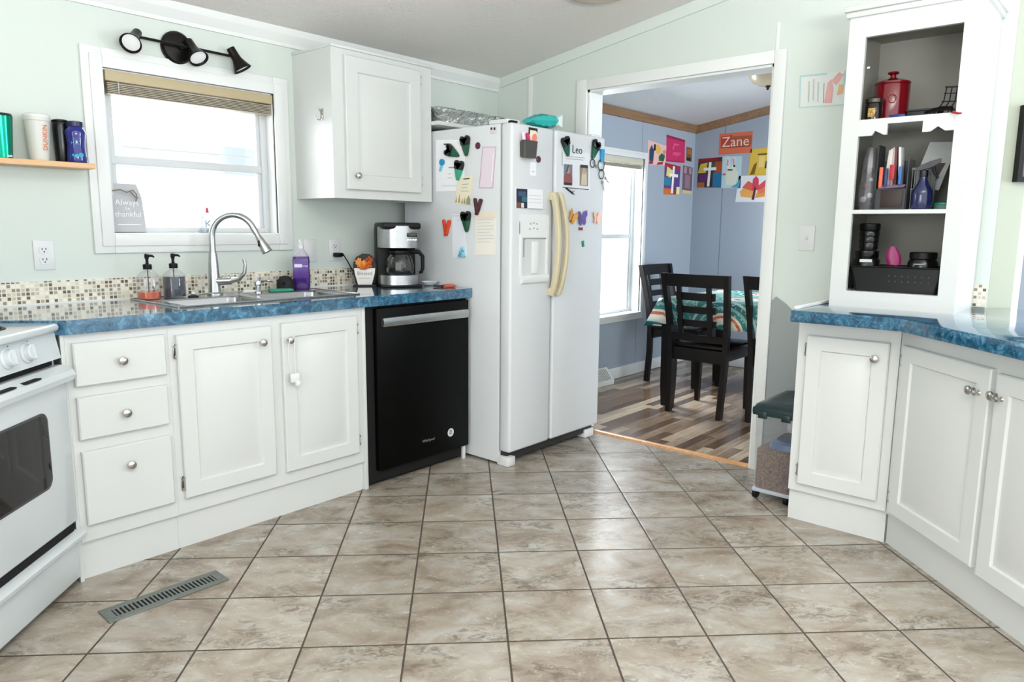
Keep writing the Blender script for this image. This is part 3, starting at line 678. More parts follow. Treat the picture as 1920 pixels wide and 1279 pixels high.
# things stuck to the fridge.  side plane: x = FX0 facing -x, coordinates (y, z);  door plane: y = 2.395 facing -y, coordinates (x, z)
class Plane:
    def __init__(s, kind, d): s.k, s.d = kind, d
    def T(s, off=0):
        if s.k == 'side': return Matrix(((0, 0, -1, s.d - off), (1, 0, 0, 0), (0, 1, 0, 0), (0, 0, 0, 1)))   # (u=y, v=z)
        return Matrix(((1, 0, 0, 0), (0, 0, -1, s.d - off), (0, 1, 0, 0), (0, 0, 0, 1)))                      # (u=x, v=z)
    def loc(s, u, v): return (s.d, u, v) if s.k == 'side' else (u, s.d, v)
SIDE, DOORP, DOORQ = Plane('side', FX0), Plane('front', 2.395), Plane('front', 2.395)
def cen(poly): return sum(p[0] for p in poly) / len(poly), sum(p[1] for p in poly) / len(poly)
def sheet(pl, name, label, cat, poly, base, layers=(), th=.0012, off=.0004, group=None, mirror=False):
    """flat thing on a plane: sheet polygon plus printed polygons given in the polygon's own 0..1 square (u from poly[0] to poly[1], v from poly[0] to poly[3])"""
    u, v = cen(poly); t = thing(name, label, cat, pl.loc(u, v), 0, group)
    b = MB(); b.prism(poly, th, pl.T(off)); b.obj('sheet', base, t, True, smooth=False)
    if layers:
        b = MB(); P = [Vector(p) for p in poly]
        def uvp(a, c): q = P[0] * (1 - a) * (1 - c) + P[1] * a * (1 - c) + P[2] * a * c + P[3] * (1 - a) * c; return (q.x, q.y)
        for i, (m, pts) in enumerate(layers):
            b.use(m); b.prism([uvp(*q) for q in pts], .0003, pl.T(off + th + .0002 + .00025 * (i % 9)))
        b.obj('print', None, t, True, smooth=False)
    return t
def R4(a, c, e, f): return [(a, c), (e, c), (e, f), (a, f)]
def lines(m, n, a=.12, e=.88, c0=.15, c1=.85, h=.012): return [(m, R4(a, c0 + (c1 - c0) * k / max(n - 1, 1) - h, a + (e - a) * (1 if k % 3 else .8), c0 + (c1 - c0) * k / max(n - 1, 1) + h)) for k in range(n)]
# ---- fridge side (polygon order: bottom-left as seen = larger y first)
GL = mat('print_pale', '#c3c6c9', .8)
sheet(SIDE, 'paper', 'large plain white printed page high on the left of the fridge side', 'paper', [(2.928, 1.42), (2.72, 1.418), (2.705, 1.674), (2.928, 1.69)], PAPER, [(GREY, R4(.45, .45, .75, .475)), (GL, R4(.42, .33, .55, .345)), (GL, R4(.42, .25, .58, .265)), (GL, R4(.2, .1, .8, .11)), (INK, R4(.28, .9, .42, .925))])
sheet(SIDE, 'pink_notepad', 'narrow pale pink notepad sheet near the front edge of the fridge side', 'notepad', [(2.610, 1.428), (2.512, 1.426), (2.493, 1.626), (2.585, 1.632)], mat('pale_pink', '#dfd3dc', .7), [(mat('pink_edge', '#c9a9ba', .7), R4(0, .0, 1, .02)), (mat('pink_edge', '#c9a9ba', .7), R4(0, .98, 1, 1)), (mat('pink_edge', '#c9a9ba', .7), R4(0, 0, .04, 1)), (mat('pink_edge', '#c9a9ba', .7), R4(.96, 0, 1, 1)), (PAPER, R4(.82, .15, .9, .85))])
OLIVE = mat('leaf_print', '#8d9a86', .8); TAN = mat('tan_print', '#a98f63', .8)
sheet(SIDE, 'invitation_card', 'cream invitation with trees along its lower edge under a green clip', 'card', [(2.784, 1.352), (2.665, 1.343), (2.652, 1.492), (2.764, 1.488)], mat('cream_card', '#e6dfc6', .75), [(INK, R4(.4, .9, .8, .935)), (GREY, R4(.35, .72, .75, .74)), (GREY, R4(.35, .6, .7, .615)), (GREY, R4(.3, .48, .8, .495)), (OLIVE, [(.7, .02), (.95, .02), (.95, .2), (.82, .34), (.7, .2)]), (TAN, [(.03, .06), (.12, .06), (.08, .3)]), (TAN, [(.2, .06), (.32, .06), (.26, .4)]), (TAN, [(.4, .05), (.5, .05), (.45, .25)]), (TAN, [(.55, .05), (.66, .05), (.6, .27)])], off=.0018)
sheet(SIDE, 'paper', 'plain folded white note low on the fridge side between orange and green clips', 'paper', [(2.806, 1.07), (2.694, 1.084), (2.722, 1.30), (2.806, 1.30)], mat('bluish_paper', '#e2e7ee', .8), [(GREY, R4(.45, .84, .52, .86)), (GL, R4(.05, .95, .7, .965))])
sheet(SIDE, 'handwritten_list', 'cream lined list hung lowest near the front edge of the fridge side', 'list', [(2.640, 1.091), (2.497, 1.096), (2.488, 1.313), (2.633, 1.309)], mat('cream_paper', '#ebe8dd', .8), lines(GL, 8, .1, .9, .3, .82, .006) + [(mat('cream_head', '#e8dccb', .8), R4(0, .86, 1, 1))])
sheet(SIDE, 'energy_label', 'tiny white label at the top front corner of the fridge side', 'label', [(2.534, 1.69), (2.491, 1.69), (2.489, 1.722), (2.537, 1.724)], mat('label_grey', '#d5d0cf', .7), [(INK, R4(.1, .55, .35, .9)), (INK, R4(.55, .5, .8, .88))])
BGREEN = mat('clip_green', '#0a4f38', .2); TIPG = mat('clip_tip', '#2ba07c', .2); CBLK = mat('clip_black', '#0b1512', .25)
def clip(pl, label, u, v, size, ang, c1, c2, group, flip=1):
    """heart-shaped bag clip: two rounded finger grips and a tapering jaw"""
    t = thing('bag_clip', label, 'clip', pl.loc(u, v), 0, group); s = size
    Rm = Matrix.Rotation(ang, 4, 'Z'); TT = Matrix.Translation((u, v, 0)) @ Rm
    def arc(cx, cy, r, a0, a1, n=7): return [(cx + r * math.cos(R(a0 + (a1 - a0) * k / n)), cy + r * math.sin(R(a0 + (a1 - a0) * k / n))) for k in range(n + 1)]
    grip = arc(.24, .3, .2, -10, 170) + [(0, .12)] + arc(-.24, .3, .2, 10, 190) + [(-.36, 0), (.36, 0)]
    jaw = [(.36, .0)] + [(-.36, .0), (-.2, -.38)] + arc(0, -.5, .12, 200, 340, 4) + [(.2, -.38)]
    for nm, poly, m, h in (('grip', grip, c1, .018), ('jaw', jaw, c2, .014)):
        b = MB(); b.prism([(p[0] * s * .82, p[1] * s * 1.04) for p in poly], h, pl.T(.002) @ TT, .002); b.obj(nm, m, t, True)
    return t
G1 = 'black and green bag clips on the fridge'
clip(SIDE, 'green and black heart shaped clip at the top of the fridge side', 2.699, 1.647, .088, R(-6), CBLK, BGREEN, G1)
clip(SIDE, 'green and black clip lying on its side over the white page', 2.80, 1.619, .09, R(-64), CBLK, BGREEN, G1)
clip(SIDE, 'green and black clip holding the cream invitation card', 2.748, 1.527, .088, R(10), CBLK, TIPG, G1)
clip(SIDE, 'lowest green and black clip on the fridge side holding a folded note', 2.695, 1.266, .092, R(-4), CBLK, BGREEN, G1)
OR, RD = mat('clip_orange', '#d8451f', .25), mat('clip_maroon', '#45141c', .25)
def vclip(pl, label, u, v, size, ang, m):
    t = thing('bag_clip', label, 'clip', pl.loc(u, v), 0, 'slim V shaped clips on the fridge'); TT = Matrix.Translation((u, v, 0)) @ Matrix.Rotation(ang, 4, 'Z')
    for sx in (-1, 1):
        b = MB(); ln = size * 1.05; A = TT @ Matrix.Translation((0, -size * .5, 0)) @ Matrix.Rotation(sx * R(17), 4, 'Z')
        w_ = size * .13; poly = [(w_ * math.cos(R(a)), ln + w_ * math.sin(R(a))) for a in range(0, 181, 30)] + [(-w_, 0)] + [(w_ * math.cos(R(a)), w_ * math.sin(R(a))) for a in range(180, 361, 30)]
        b.prism(poly, .013 + .002 * sx, pl.T(.002) @ A, .002); b.obj('arm', m, t, True)
    return t
vclip(SIDE, 'orange red V shaped clip low on the left of the fridge side', 2.845, 1.227, .07, R(4), OR)
vclip(SIDE, 'dark maroon V shaped clip just above the cream list', 2.615, 1.335, .068, R(6), RD)
def puck(pl, label, u, v, r, m, group=None):
    b = MB(); b.lathe([(r, 0), (r, .004), (r * .8, .007), (0, .008)], T=pl.T(.0008) @ Matrix.Translation((u, v, 0)), seg=22)
    return tag(b.obj('magnet', m, None, True, loc=pl.loc(u, v)), label, 'magnet', group)
MRN = mat('maroon_magnet', '#52122c', .3)
puck(SIDE, 'round maroon magnet on the fridge side above the pink notepad', 2.618, 1.639, .0165, MRN, 'round maroon magnets')
puck(DOORP, 'round maroon magnet on the freezer door below the pen cup', 2.931, 1.575, .0165, MRN, 'round maroon magnets')
t = thing('blue_clip', 'small light blue clip with a round head at the left of the fridge side', 'clip', SIDE.loc(2.883, 1.55))
b = MB(); b.lathe([(.017, 0), (.017, .008), (.01, .012), (0, .012)], T=SIDE.T(.0022) @ Matrix.Translation((2.877, 1.570, 0)), seg=20); b.obj('head', mat('clip_blue', '#1f86b8', .25), t, True)
b = MB(); b.prism([(2.886, 1.557), (2.870, 1.557), (2.884, 1.522), (2.898, 1.526)], .008, SIDE.T(.0022), .002); b.obj('tail', mat('clip_sky', '#6dc0dc', .25), t, True)
t = thing('triangle_clip', 'small speckled aqua triangle clip at the bottom of the folded note', 'clip', SIDE.loc(2.727, 1.10))
b = MB(); b.prism([(2.757, 1.078), (2.704, 1.078), (2.716, 1.13), (2.732, 1.13)], .012, SIDE.T(.0022), .003); b.obj('body', speckle('aqua_speckle', '#2d8fae', '#a6e0ee', 160, .3), t, True)
# ---- freezer door
t = thing('pen_cup', 'dark grey magnetic pen cup high on the freezer door', 'cup', (2.845, 2.36, 1.572))
b = MB(); b.loft([rrect(2.832 - a, 2.832 + a, 2.386 - d, 2.386, z, .008) for a, d, z in ((.046, .026, 1.574), (.051, .03, 1.65), (.053, .031, 1.656), (.049, .028, 1.656), (.047, .026, 1.60))], True, True); b.obj('shell', mat('grey_cup', '#45443f', .5), t, True)
b = MB(); b.prism([(2.79, 1.579), (2.90, 1.579), (2.902, 1.652), (2.788, 1.652)], .0085, Plane('front', 2.3948).T(0)); b.obj('magnet_back', mat('grey_cup', '#45443f', .5), t, True)
def pen(label, p0, p1, r, m, cap):
    t = thing('marker', label, 'marker', p0); b = MB(); P0, P1 = Vector(p0), Vector(p1); b.tube([P0, P0.lerp(P1, .6)], r, 10); b.obj('barrel', m, t, True)
    b = MB(); b.tube([P0.lerp(P1, .6), P0.lerp(P1, .97), P1], [r * 1.08, r, r * .6], 10); b.obj('cap', cap, t, True)
pen('white marker at the left of the pen cup', (2.805, 2.372, 1.61), (2.782, 2.372, 1.695), .007, col('#e9dfe6'), col('#e6d7e2'))
pen('hot pink marker leaning in the pen cup', (2.84, 2.370, 1.61), (2.81, 2.368, 1.69), .0095, col('#d11f63'), col('#c21f5c'))
t = thing('photo_magnet', 'small pink and peach picture magnet above the pen cup', 'magnet', (2.883, 2.38, 1.68))
b = MB(); b.prism([(2.852, 1.655), (2.868, 1.640), (2.905, 1.648), (2.918, 1.68), (2.912, 1.72), (2.848, 1.722)], .004, DOORP.T(.0005)); b.obj('backing', col('#efe5d2'), t, True)
b = MB(); b.use(col('#e98a72')); b.prism([(2.872, 1.648), (2.905, 1.652), (2.915, 1.68), (2.905, 1.70), (2.88, 1.69)], .0008, DOORP.T(.005)); b.use(INK); b.prism([(2.846, 1.688), (2.856, 1.69), (2.858, 1.712), (2.905, 1.712), (2.915, 1.703), (2.916, 1.724), (2.847, 1.724)], .0008, DOORP.T(.0054)); b.obj('print', None, t, True)
sheet(DOORP, 'sticky_note', 'small white note on the freezer door below the maroon magnet', 'note', [(2.868, 1.492), (2.915, 1.492), (2.915, 1.558), (2.868, 1.558)], PAPER, [(GL, R4(.3, .25, .7, .35))])
sheet(DOORP, 'photo_card', 'white card with a dark photograph above the water dispenser', 'card', [(2.761, 1.326), (2.971, 1.326), (2.969, 1.425), (2.760, 1.425)], PAPER, [(col('#1b2036'), R4(.01, .02, .41, .98)), (col('#3a4f73'), R4(.08, .62, .36, .85)), (col('#7c4a33'), R4(.02, .04, .16, .3)), (col('#d9dcdf'), R4(.18, .05, .28, .28)), (col('#2f6b78'), R4(.2, .35, .4, .6)), (GL, R4(.45, .68, .95, .70)), (GL, R4(.45, .5, .95, .52)), (GL, R4(.45, .32, .95, .34)), (GREY, R4(.42, .0, 1, .03))], th=.002)
# ---- fridge door
sheet(DOORQ, 'photo_calendar', 'white photo announcement with two portraits hung from two green clips', 'photo sheet', [(3.131, 1.440), (3.388, 1.438), (3.382, 1.640), (3.125, 1.632)], mat('announcement', '#dfe1e6', .7),
      [(col('#6f7f92'), R4(.06, .12, .36, .66)), (col('#8a5450'), [(.06, .12), (.34, .12), (.36, .3), (.27, .48), (.14, .46), (.06, .3)]), (col('#b98f78'), [(.16, .42), (.27, .42), (.25, .58), (.18, .6)]), (col('#5a3a2c'), [(.14, .46), (.2, .64), (.24, .64), (.18, .44)]), (col('#2a1d1b'), R4(.06, .1, .34, .17)), (col('#8e8371'), R4(.62, .12, .92, .66)), (col('#c7bba6'), [(.66, .14), (.88, .14), (.86, .5), (.70, .52)]), (col('#b79a86'), [(.7, .44), (.84, .44), (.82, .6), (.72, .6)]), (col('#2b241f'), R4(.64, .6, .9, .68)), (GREY, R4(.12, .80, .75, .815)), (GREY, R4(.1, .86, .8, .875)), (INK, R4(.02, .02, .95, .04)), (INK, R4(0, .6, .012, .98))])
clip(DOORQ, 'green and black clip at the top left of the photo announcement', 3.152, 1.662, .088, R(20), CBLK, BGREEN, G1)
clip(DOORQ, 'green and black clip at the top right corner of the refrigerator door', 3.418, 1.668, .092, R(-22), CBLK, BGREEN, G1)
b = MB(); b.text('Leo', .062, Plane('front', 2.395).T(.0012) @ Matrix.Translation((3.262, 1.648, 0)), .0008); tag(b.obj('name_lettering', mat('teal_ink', '#1c4b41', .5), None, True, loc=(3.262, 2.394, 1.648)), 'dark cursive letters stuck above the photo announcement', 'lettering')
t = thing('key_bunch', 'keys and rings hanging from a blue clip at the right of the refrigerator door', 'keys', (3.485, 2.39, 1.55))
b = MB(); b.prism([(3.475, 1.672), (3.508, 1.672), (3.505, 1.60), (3.478, 1.60)], .012, DOORQ.T(.0008), .002); b.obj('clip', mat('clip_cyan', '#1c8fc4', .25), t, True)
for i, (x, z, r) in enumerate(((3.40, 1.588, .022), (3.485, 1.583, .03), (3.49, 1.535, .026))):
    b = MB(); b.tube([(x + r * math.cos(R(a)), 2.388, z + r * math.sin(R(a))) for a in range(0, 361, 24)], .0028, 7); b.obj('ring', mat('dark_steel', '#5d6663', .3, 1), t, True)
for x, z, a, ln in ((3.52, 1.52, -35, .05), (3.45, 1.57, 150, .05), (3.50, 1.50, -70, .06)):
    b = MB(); T = DOORQ.T(.006) @ Matrix.Translation((x, z, 0)) @ Matrix.Rotation(R(a), 4, 'Z'); b.prism([(0, -.008), (.016, -.009), (.02, -.003), (ln, -.003), (ln, .003), (.02, .003), (.016, .009), (0, .008)], .002, T); b.obj('key', mat('key_metal', '#a8a9a5', .3, 1), t, True)
t = thing('pen', 'black pen stuck slantwise below the photo announcement', 'pen', (3.2, 2.392, 1.427))
b = MB(); b.tube([(3.164, 2.390, 1.443), (3.225, 2.390, 1.418)], .004, 8); b.obj('barrel', BLACK, t, True)
b = MB(); b.tube([(3.225, 2.390, 1.418), (3.243, 2.390, 1.411)], [.004, .001], 8); b.tube([(3.21, 2.386, 1.426), (3.238, 2.386, 1.43)], .0018, 6); b.obj('tip', mat('pen_silver', '#8c8c8c', .3, .8), t, True)
def butterfly(label, u, v, s, ang, cw, cb):
    t = thing('butterfly_magnet', label, 'magnet', DOORQ.loc(u, v), 0, 'butterfly magnets'); TT = Matrix.Translation((u, v, 0)) @ Matrix.Rotation(ang, 4, 'Z')
    for sx in (-1, 1):
        b = MB(); b.prism([(sx * p[0] * s, p[1] * s) for p in [(.04, .1), (.2, .42), (.48, .5), (.5, .2), (.36, .0), (.36, -.3), (.2, -.45), (.04, -.2)]][::sx],   .003, DOORQ.T(.0045) @ TT @ Matrix.Rotation(-sx * R(12), 4, 'Y')); b.obj('wing', cw, t, True)
    b = MB(); b.tube([DOORQ.T(.004) @ TT @ Vector((0, q * s, 0)) for q in (-.4, 0, .3)], [.0025, .004, .003], 8); b.obj('body', cb, t, True)
butterfly('orange butterfly magnet left of the purple one', 3.222, 1.290, .074, R(-28), col('#dd9a46'), INK)
butterfly('purple butterfly magnet between two others', 3.310, 1.285, .086, R(4), col('#5d519c'), col('#c45a6a'))
butterfly('pale pink butterfly magnet right of the purple one', 3.453, 1.289, .076, R(-5), col('#eec0ad'), col('#c98a80'))
t = MB(); T = DOORQ.T(.001) @ Matrix.Translation((3.306, 1.229, 0)); t.prism([(-.016, -.009), (-.003, -.005), (.003, -.005), (.016, -.009), (.016, .009), (.003, .005), (-.003, .005), (-.016, .009)], .006, T, .001); tag(t.obj('bow_magnet', col('#8e2333'), None, True, loc=(3.306, 2.394, 1.229)), 'tiny red bow magnet under the purple butterfly', 'magnet')
t = MB(); T = DOORQ.T(.001) @ Matrix.Translation((3.331, 1.147, 0)) @ Matrix.Rotation(R(12), 4, 'Z'); t.prism([(-.010, -.016), (.010, -.016), (.006, 0), (.010, .016), (-.010, .016), (-.006, 0)], .006, T, .001); tag(t.obj('letter_magnet', col('#0f8a5e'), None, True, loc=(3.331, 2.394, 1.147)), 'tiny green magnet by itself low on the refrigerator door', 'magnet')
# things on top
t = thing('snack_bag', 'crumpled teal bag lying on top of the refrigerator', 'bag', (3.02, 2.47, FZ + .004))
b = MB(); rings = []
for k in range(9):
    q = k / 8; hw = .035 + .04 * q; hh = .004 + .032 * math.sin(math.pi * min(q * .62 + .06, 1)) ; cx = -.09 + .17 * q
    rings.append([(cx, hw * math.cos(R(a)) , .044 - .012 * (1 - q) + hh * math.sin(R(a)) * (1.15 if (a // 45 + k) % 2 else .9)) for a in range(0, 360, 45)])
b.loft(rings); b.obj('body', mat('teal_bag', '#2fb3b0', .35), t)
b = MB(); b.loft([[(.078, y, z) for y, z in ((-.075, .022), (.075, .022), (.075, .06), (-.075, .06))], [(.10, y, z) for y, z in ((-.08, .012), (.08, .012), (.08, .075), (-.08, .075))], [(.105, y, z) for y, z in ((-.078, .014), (.078, .014), (.078, .07), (-.078, .07))]]); b.obj('crimped_end', mat('bag_white', '#d9e6e4', .4), t)
bd = MB(); bd.box(2.714, 3.572, 2.90, YA - .001, 1.765, 1.785, .002); tag(bd.obj('wall_board', CAB), 'white board shelf fixed to the wall over the refrigerator', 'shelf')
t = thing('foil_pan', 'large crinkled aluminium roasting pan on the shelf above the refrigerator', 'pan', (2.98, 3.03, 1.786))
b = MB(); b.loft([rrect(-a, a, -d, d, z, .03) for a, d, z in ((.20, .095, 0), (.262, .124, .072))], True, False); b.obj('tray', FOIL, t)
b = MB(); b.loft([rrect(-a, a, -d, d, z, .032) for a, d, z in ((.260, .122, .072), (.275, .137, .073), (.277, .139, .069))], False, False); b.obj('rim', FOIL, t)

# ---------------------------------------------------------------- wall cupboard
uc = thing('wall_cabinet', 'white single door wall cabinet right of the window', 'cabinet', (2.088, 2.95, 1.365))
b = MB(); b.box(0, .624, .0, .316, .02, .69); b.box(0, .624, 0, .02, 0, .02); b.box(0, .02, .02, .316, 0, .02); b.box(.604, .624, .02, .316, 0, .02); b.obj('carcass', CAB, uc, smooth=False)
b = MB(); b.box(-.004, .632, -.012, .316, .686, .699, .003); b.obj('top_lip', CAB, uc)
d = door_mesh(.470, .618, .02, True, .07, z0=.042, x0=.066).obj('door', CAB, uc)
knob(d, .118, .108); [hinge(d, .536, z, 1) for z in (.612, .104)]
b = MB(); b.box(.05, .58, .1, .14, .006, .02, .003); b.obj('light_bar', WHITEP, uc)
t = thing('coat_hook', 'small silver double hook on the side of the wall cabinet', 'hook', (2.0875, 3.03, 1.755))
b = MB(); b.box(-.003, 0, -.010, .010, -.025, .025, .001); b.obj('plate', NICKEL, t)
b = MB(); b.tube([(-.002, 0, -.01), (-.012, 0, -.028), (-.03, 0, -.026), (-.038, 0, -.008)], .003, 8); b.tube([(-.002, 0, .01), (-.014, 0, .016), (-.018, 0, .03)], .0028, 8); b.obj('prong', NICKEL, t)

# ---------------------------------------------------------------- coffee maker
cm = thing('coffee_maker', 'black and steel drip coffee maker in the corner of the counter', 'coffee maker', (2.535, 3.03, HT), R(-26))
b = MB(); b.box(-.105, .105, .02, .10, .0, .315, .01); b.box(-.105, .105, -.11, .05, 0, .012, .004); b.box(-.102, .102, -.11, .10, .3, .335, .012); b.obj('housing', BLACK, cm)
def drum(z0, z1, m, nm, par, r0=.102, cy=-.03, a0=180, a1=360):
    b = MB(); n = 20; o1 = [(r0 * math.cos(R(a0 + (a1 - a0) * k / n)), cy + .085 * math.sin(R(a0 + (a1 - a0) * k / n))) for k in range(n + 1)] + [(.102, .06), (-.102, .06)]
    b.loft([[(p[0], p[1], z) for p in o1] for z in (z0, z1)]); return b.obj(nm, m, par)
pnl = drum(.205, .318, STEEL, 'front_panel', cm)
drum(.012, .062, STEEL, 'warming_base', cm, .101)
b = MB(); b.box(.022, .078, -.114, -.095, .262, .283, .002); dsp = b.obj('display', mat('lcd_dark', '#0b1512', .15), pnl)
b = MB(); b.text('12:00', .014, at(.05, -.1145, .272)); b.obj('digits', mat('lcd_green', '#3f7f58', .3), dsp)
for kx in (.028, .042, .056, .07):
    b = MB(); b.lathe([(.006, 0), (.006, .004), (0, .005)], T=at(kx, -.1085, .246), seg=12); b.obj('button', CHROME, pnl)
b = MB(); b.lathe([(0, .063), (.066, .064), (.074, .08), (.075, .11), (.066, .15), (.052, .172), (.05, .178)], (0, -.04, 0), 28); cf = b.obj('carafe', glassy('carafe_glass', '#0d0c0b', .72, .03), cm)
b = MB(); b.lathe([(.0, .175), (.058, .176), (.058, .19), (.04, .2), (0, .202)], (0, -.04, 0), 24); b.obj('lid', BLACK, cf)
b = MB(); b.tube([(.05, -.055, .185), (.10, -.065, .183), (.118, -.07, .16), (.118, -.07, .10), (.112, -.066, .075), (.10, -.062, .075)], [.012, .012, .011, .010, .009, .008], 8); b.obj('handle', BLACK, cf)
b = MB(); b.box(-.04, -.01, -.1165, -.1155, .09, .13); b.obj('scale_print', mat('scale_grey', '#6a6a68', .5), cf)

# planter sign
pt = thing('planter_sign', 'white pot shaped sign reading Blessed with orange flowers', 'decoration', (2.405, 3.145, HT), R(-38))
b = MB(); b.prism([(-.036, 0), (.036, 0), (.052, .06), (.055, .088), (-.055, .088), (-.052, .06)], .012, at(0, -.012, .008), .002); fr_ = b.obj('pot', mat('sign_white', '#e9e7e2', .6), pt)
b = MB(); b.prism([(-.044, 0), (.044, 0), (.06, .06), (.062, .11), (.05, .145), (.028, .165), (-.01, .168), (-.042, .15), (-.058, .12), (-.06, .06)], .01, at(0, -.001, .004), .002); b.obj('backing', mat('sign_black', '#1c1a1a', .6), pt)
b = MB(); b.text('Blessed', .026, at(0, -.0242, .068)); b.tube([(-.03 + .006 * k, -.0245, .04 + .005 * (k % 2)) for k in range(11)], .0008, 5); b.obj('lettering', mat('sign_grey', '#6d6d6d', .6), pt)
b = MB(); b.box(-.06, .06, -.03, .02, 0, .008, .002); b.obj('stand', mat('sign_black', '#1c1a1a', .6), pt)
random.seed(3)
for k in range(9):
    fx, fz = random.uniform(-.05, .035), random.uniform(.10, .158); c_ = col(random.choice(['#d9772f', '#c95f22', '#e39a4c', '#b9531f']))
    b = MB()
    for j in range(6):
        a = j * math.pi / 3 + random.random(); q = Vector((fx, -.026 - .008 * random.random(), fz)); e_ = q + Vector((.02 * math.cos(a), -.006, .02 * math.sin(a)))
        b.tube([q, q.lerp(e_, .55), e_], [.003, .0075, .002], 6)
    b.obj('flower', c_, pt)
# outlet, plates, plug
def plate(name, label, x, z, kind, w=.036, h=.058):
    t = thing(name, label, 'outlet' if kind == 'duplex' else 'switch', (x, YA, z))
    b = MB(); b.box(-w, w, -.006, 0, -h, h, .0025); b.obj('plate', WHITEP, t)
    if kind == 'duplex':
        for dz in (-.02, .02):
            b = MB(); b.loft([rrect(-.017, .017, -.0145, .0145, q, .009) for q in (0, .003)], T=at(0, -.0055, dz)); r_ = b.obj('receptacle', WHITEP, t)
            b = MB()
            for sx in (-.0065, .0065): b.box(sx - .0012, sx + .0012, -.0092, -.0084, dz + .0, dz + .008)
            b.lathe([(.0026, 0), (.0026, .0006)], T=at(0, -.0085, dz - .007), seg=10); b.obj('slots', DARK, r_)
    else:
        b = MB(); b.box(-.017, .017, -.009, -.004, -.034, .034, .002); b.obj('rocker', WHITEP, t)
    return t
plate('wall_outlet', 'white duplex outlet on the wall left of the window', .949, 1.11, 'duplex')
plate('wall_switch', 'white rocker switch plate behind the purple soap bottle', 2.152, 1.106, 'rocker')
plate('wall_outlet', 'white duplex outlet with a black plug left of the coffee maker', 2.303, 1.107, 'duplex')
t = thing('power_cord', 'black power cord and angled plug running from the outlet to the counter', 'cord', (2.30, YA - .01, 1.083))
b = MB(); b.box(-.016, .026, -.034, -.001, -.012, .010, .005); b.tube([(.02, -.018, 0), (.034, -.018, .001), (.042, -.018, -.006)], [.009, .007, .004], 8); b.obj('plug', BLACK, t)
b = MB(); b.tube([(.038, -.02, -.002), (.052, -.03, -.03), (.085, -.045, -.10), (.115, -.052, -.15), (.15, -.055, -.162), (.25, -.06, -.162)], .0032, 7); b.obj('cable', BLACK, t)
t = thing('saucer', 'small white dish on the counter beside the coffee maker', 'dish', (2.675, 2.93, HT + .0005))
b = MB(); b.lathe([(0, .001), (.022, .001), (.034, .01), (.045, .022), (.047, .022), (.035, .006), (.022, .0)], seg=28); b.obj('bowl', WHITEP, t)
t = thing('scissors', 'small pair of orange handled scissors at the right end of the counter', 'scissors', (2.66, 2.80, HT + .001), R(-30))
b = MB(); b.tube([(-.06, .01, .006), (-.005, 0, .006)], [.002, .006], 6); b.tube([(-.06, .0, .004), (-.005, .004, .004)], [.002, .006], 6); b.obj('blade', mat('dark_blade', '#4a3a38', .35, .6), t)
for s_ in (-1, 1):
    b = MB(); b.tube([(.025 + .026 * math.cos(R(a)), s_ * .017 + .013 * math.sin(R(a)), .008) for a in range(0, 361, 30)], .0055, 7); b.obj('handle', mat('scissor_orange', '#cf5a40', .4), t)

# ---------------------------------------------------------------- window sill
t = thing('tag_sign', 'grey tag shaped wooden sign with white lettering on the window sill', 'sign', (1.292, YA + .045, WZ0 + .008), R(-2))
lean = Matrix.Rotation(R(-6), 4, 'X')
T = at(0, 0, 0) ; T = lean @ TF
b = MB(); b.prism([(-.064, 0), (.064, 0), (.068, .012), (.062, .15), (.045, .205), (-.045, .205), (-.066, .15), (-.068, .012)], .008, T, .001); b.obj('board', mat('tag_grey', '#b9babe', .7), t)
b = MB(); b.text('Always', .034, lean @ at(0, -.009, .125)); b.text('thankful', .033, lean @ at(0, -.009, .075)); b.text('be', .02, lean @ at(0, -.009, .1)); b.box(-.045, .045, -.0095, -.0085, .03, .034, T=lean); b.obj('lettering', mat('tag_white', '#eef2f3', .7), t)
b = MB(); b.tube([(-.06, -.012, .172), (-.03, -.014, .178), (-.005, -.014, .168), (.02, -.016, .178), (.035, -.014, .16), (.03, -.014, .13)], .003, 6); b.tube([(.01, -.014, .172), (.028, -.014, .15), (.04, -.014, .145)], .003, 6); b.obj('twine', mat('twine', '#7d7668', .8), t)
t = thing('sanitizer_bottle', 'small clear patterned bottle with red tip on the window sill', 'bottle', (1.635, YA + .035, WZ0 + .008), R(-30))
b = MB(); b.loft([rrect(-a, a, -d, d, z, r) for a, d, z, r in ((.028, .018, 0, .012), (.031, .02, .006, .014), (.031, .02, .06, .014), (.024, .016, .078, .014), (.010, .010, .084, .0099), (.010, .010, .09, .0099))]); b.obj('bottle', glassy('pattern_glass', '#b9c6d2', .5), t)
b = MB(); b.text('K', .045, at(.004, -.0215, .038)); [b.box(-.026 + .02 * k, -.016 + .02 * k, -.0212, -.0205, .004, .012) for k in range(3)]; b.obj('print', mat('print_slate', '#8293a3', .6), t)
b = MB(); b.lathe([(.007, .09), (.007, .1), (.005, .106), (.006, .112), (0, .114)], seg=14); b.obj('cap', mat('red_tip', '#b23a44', .4), t)

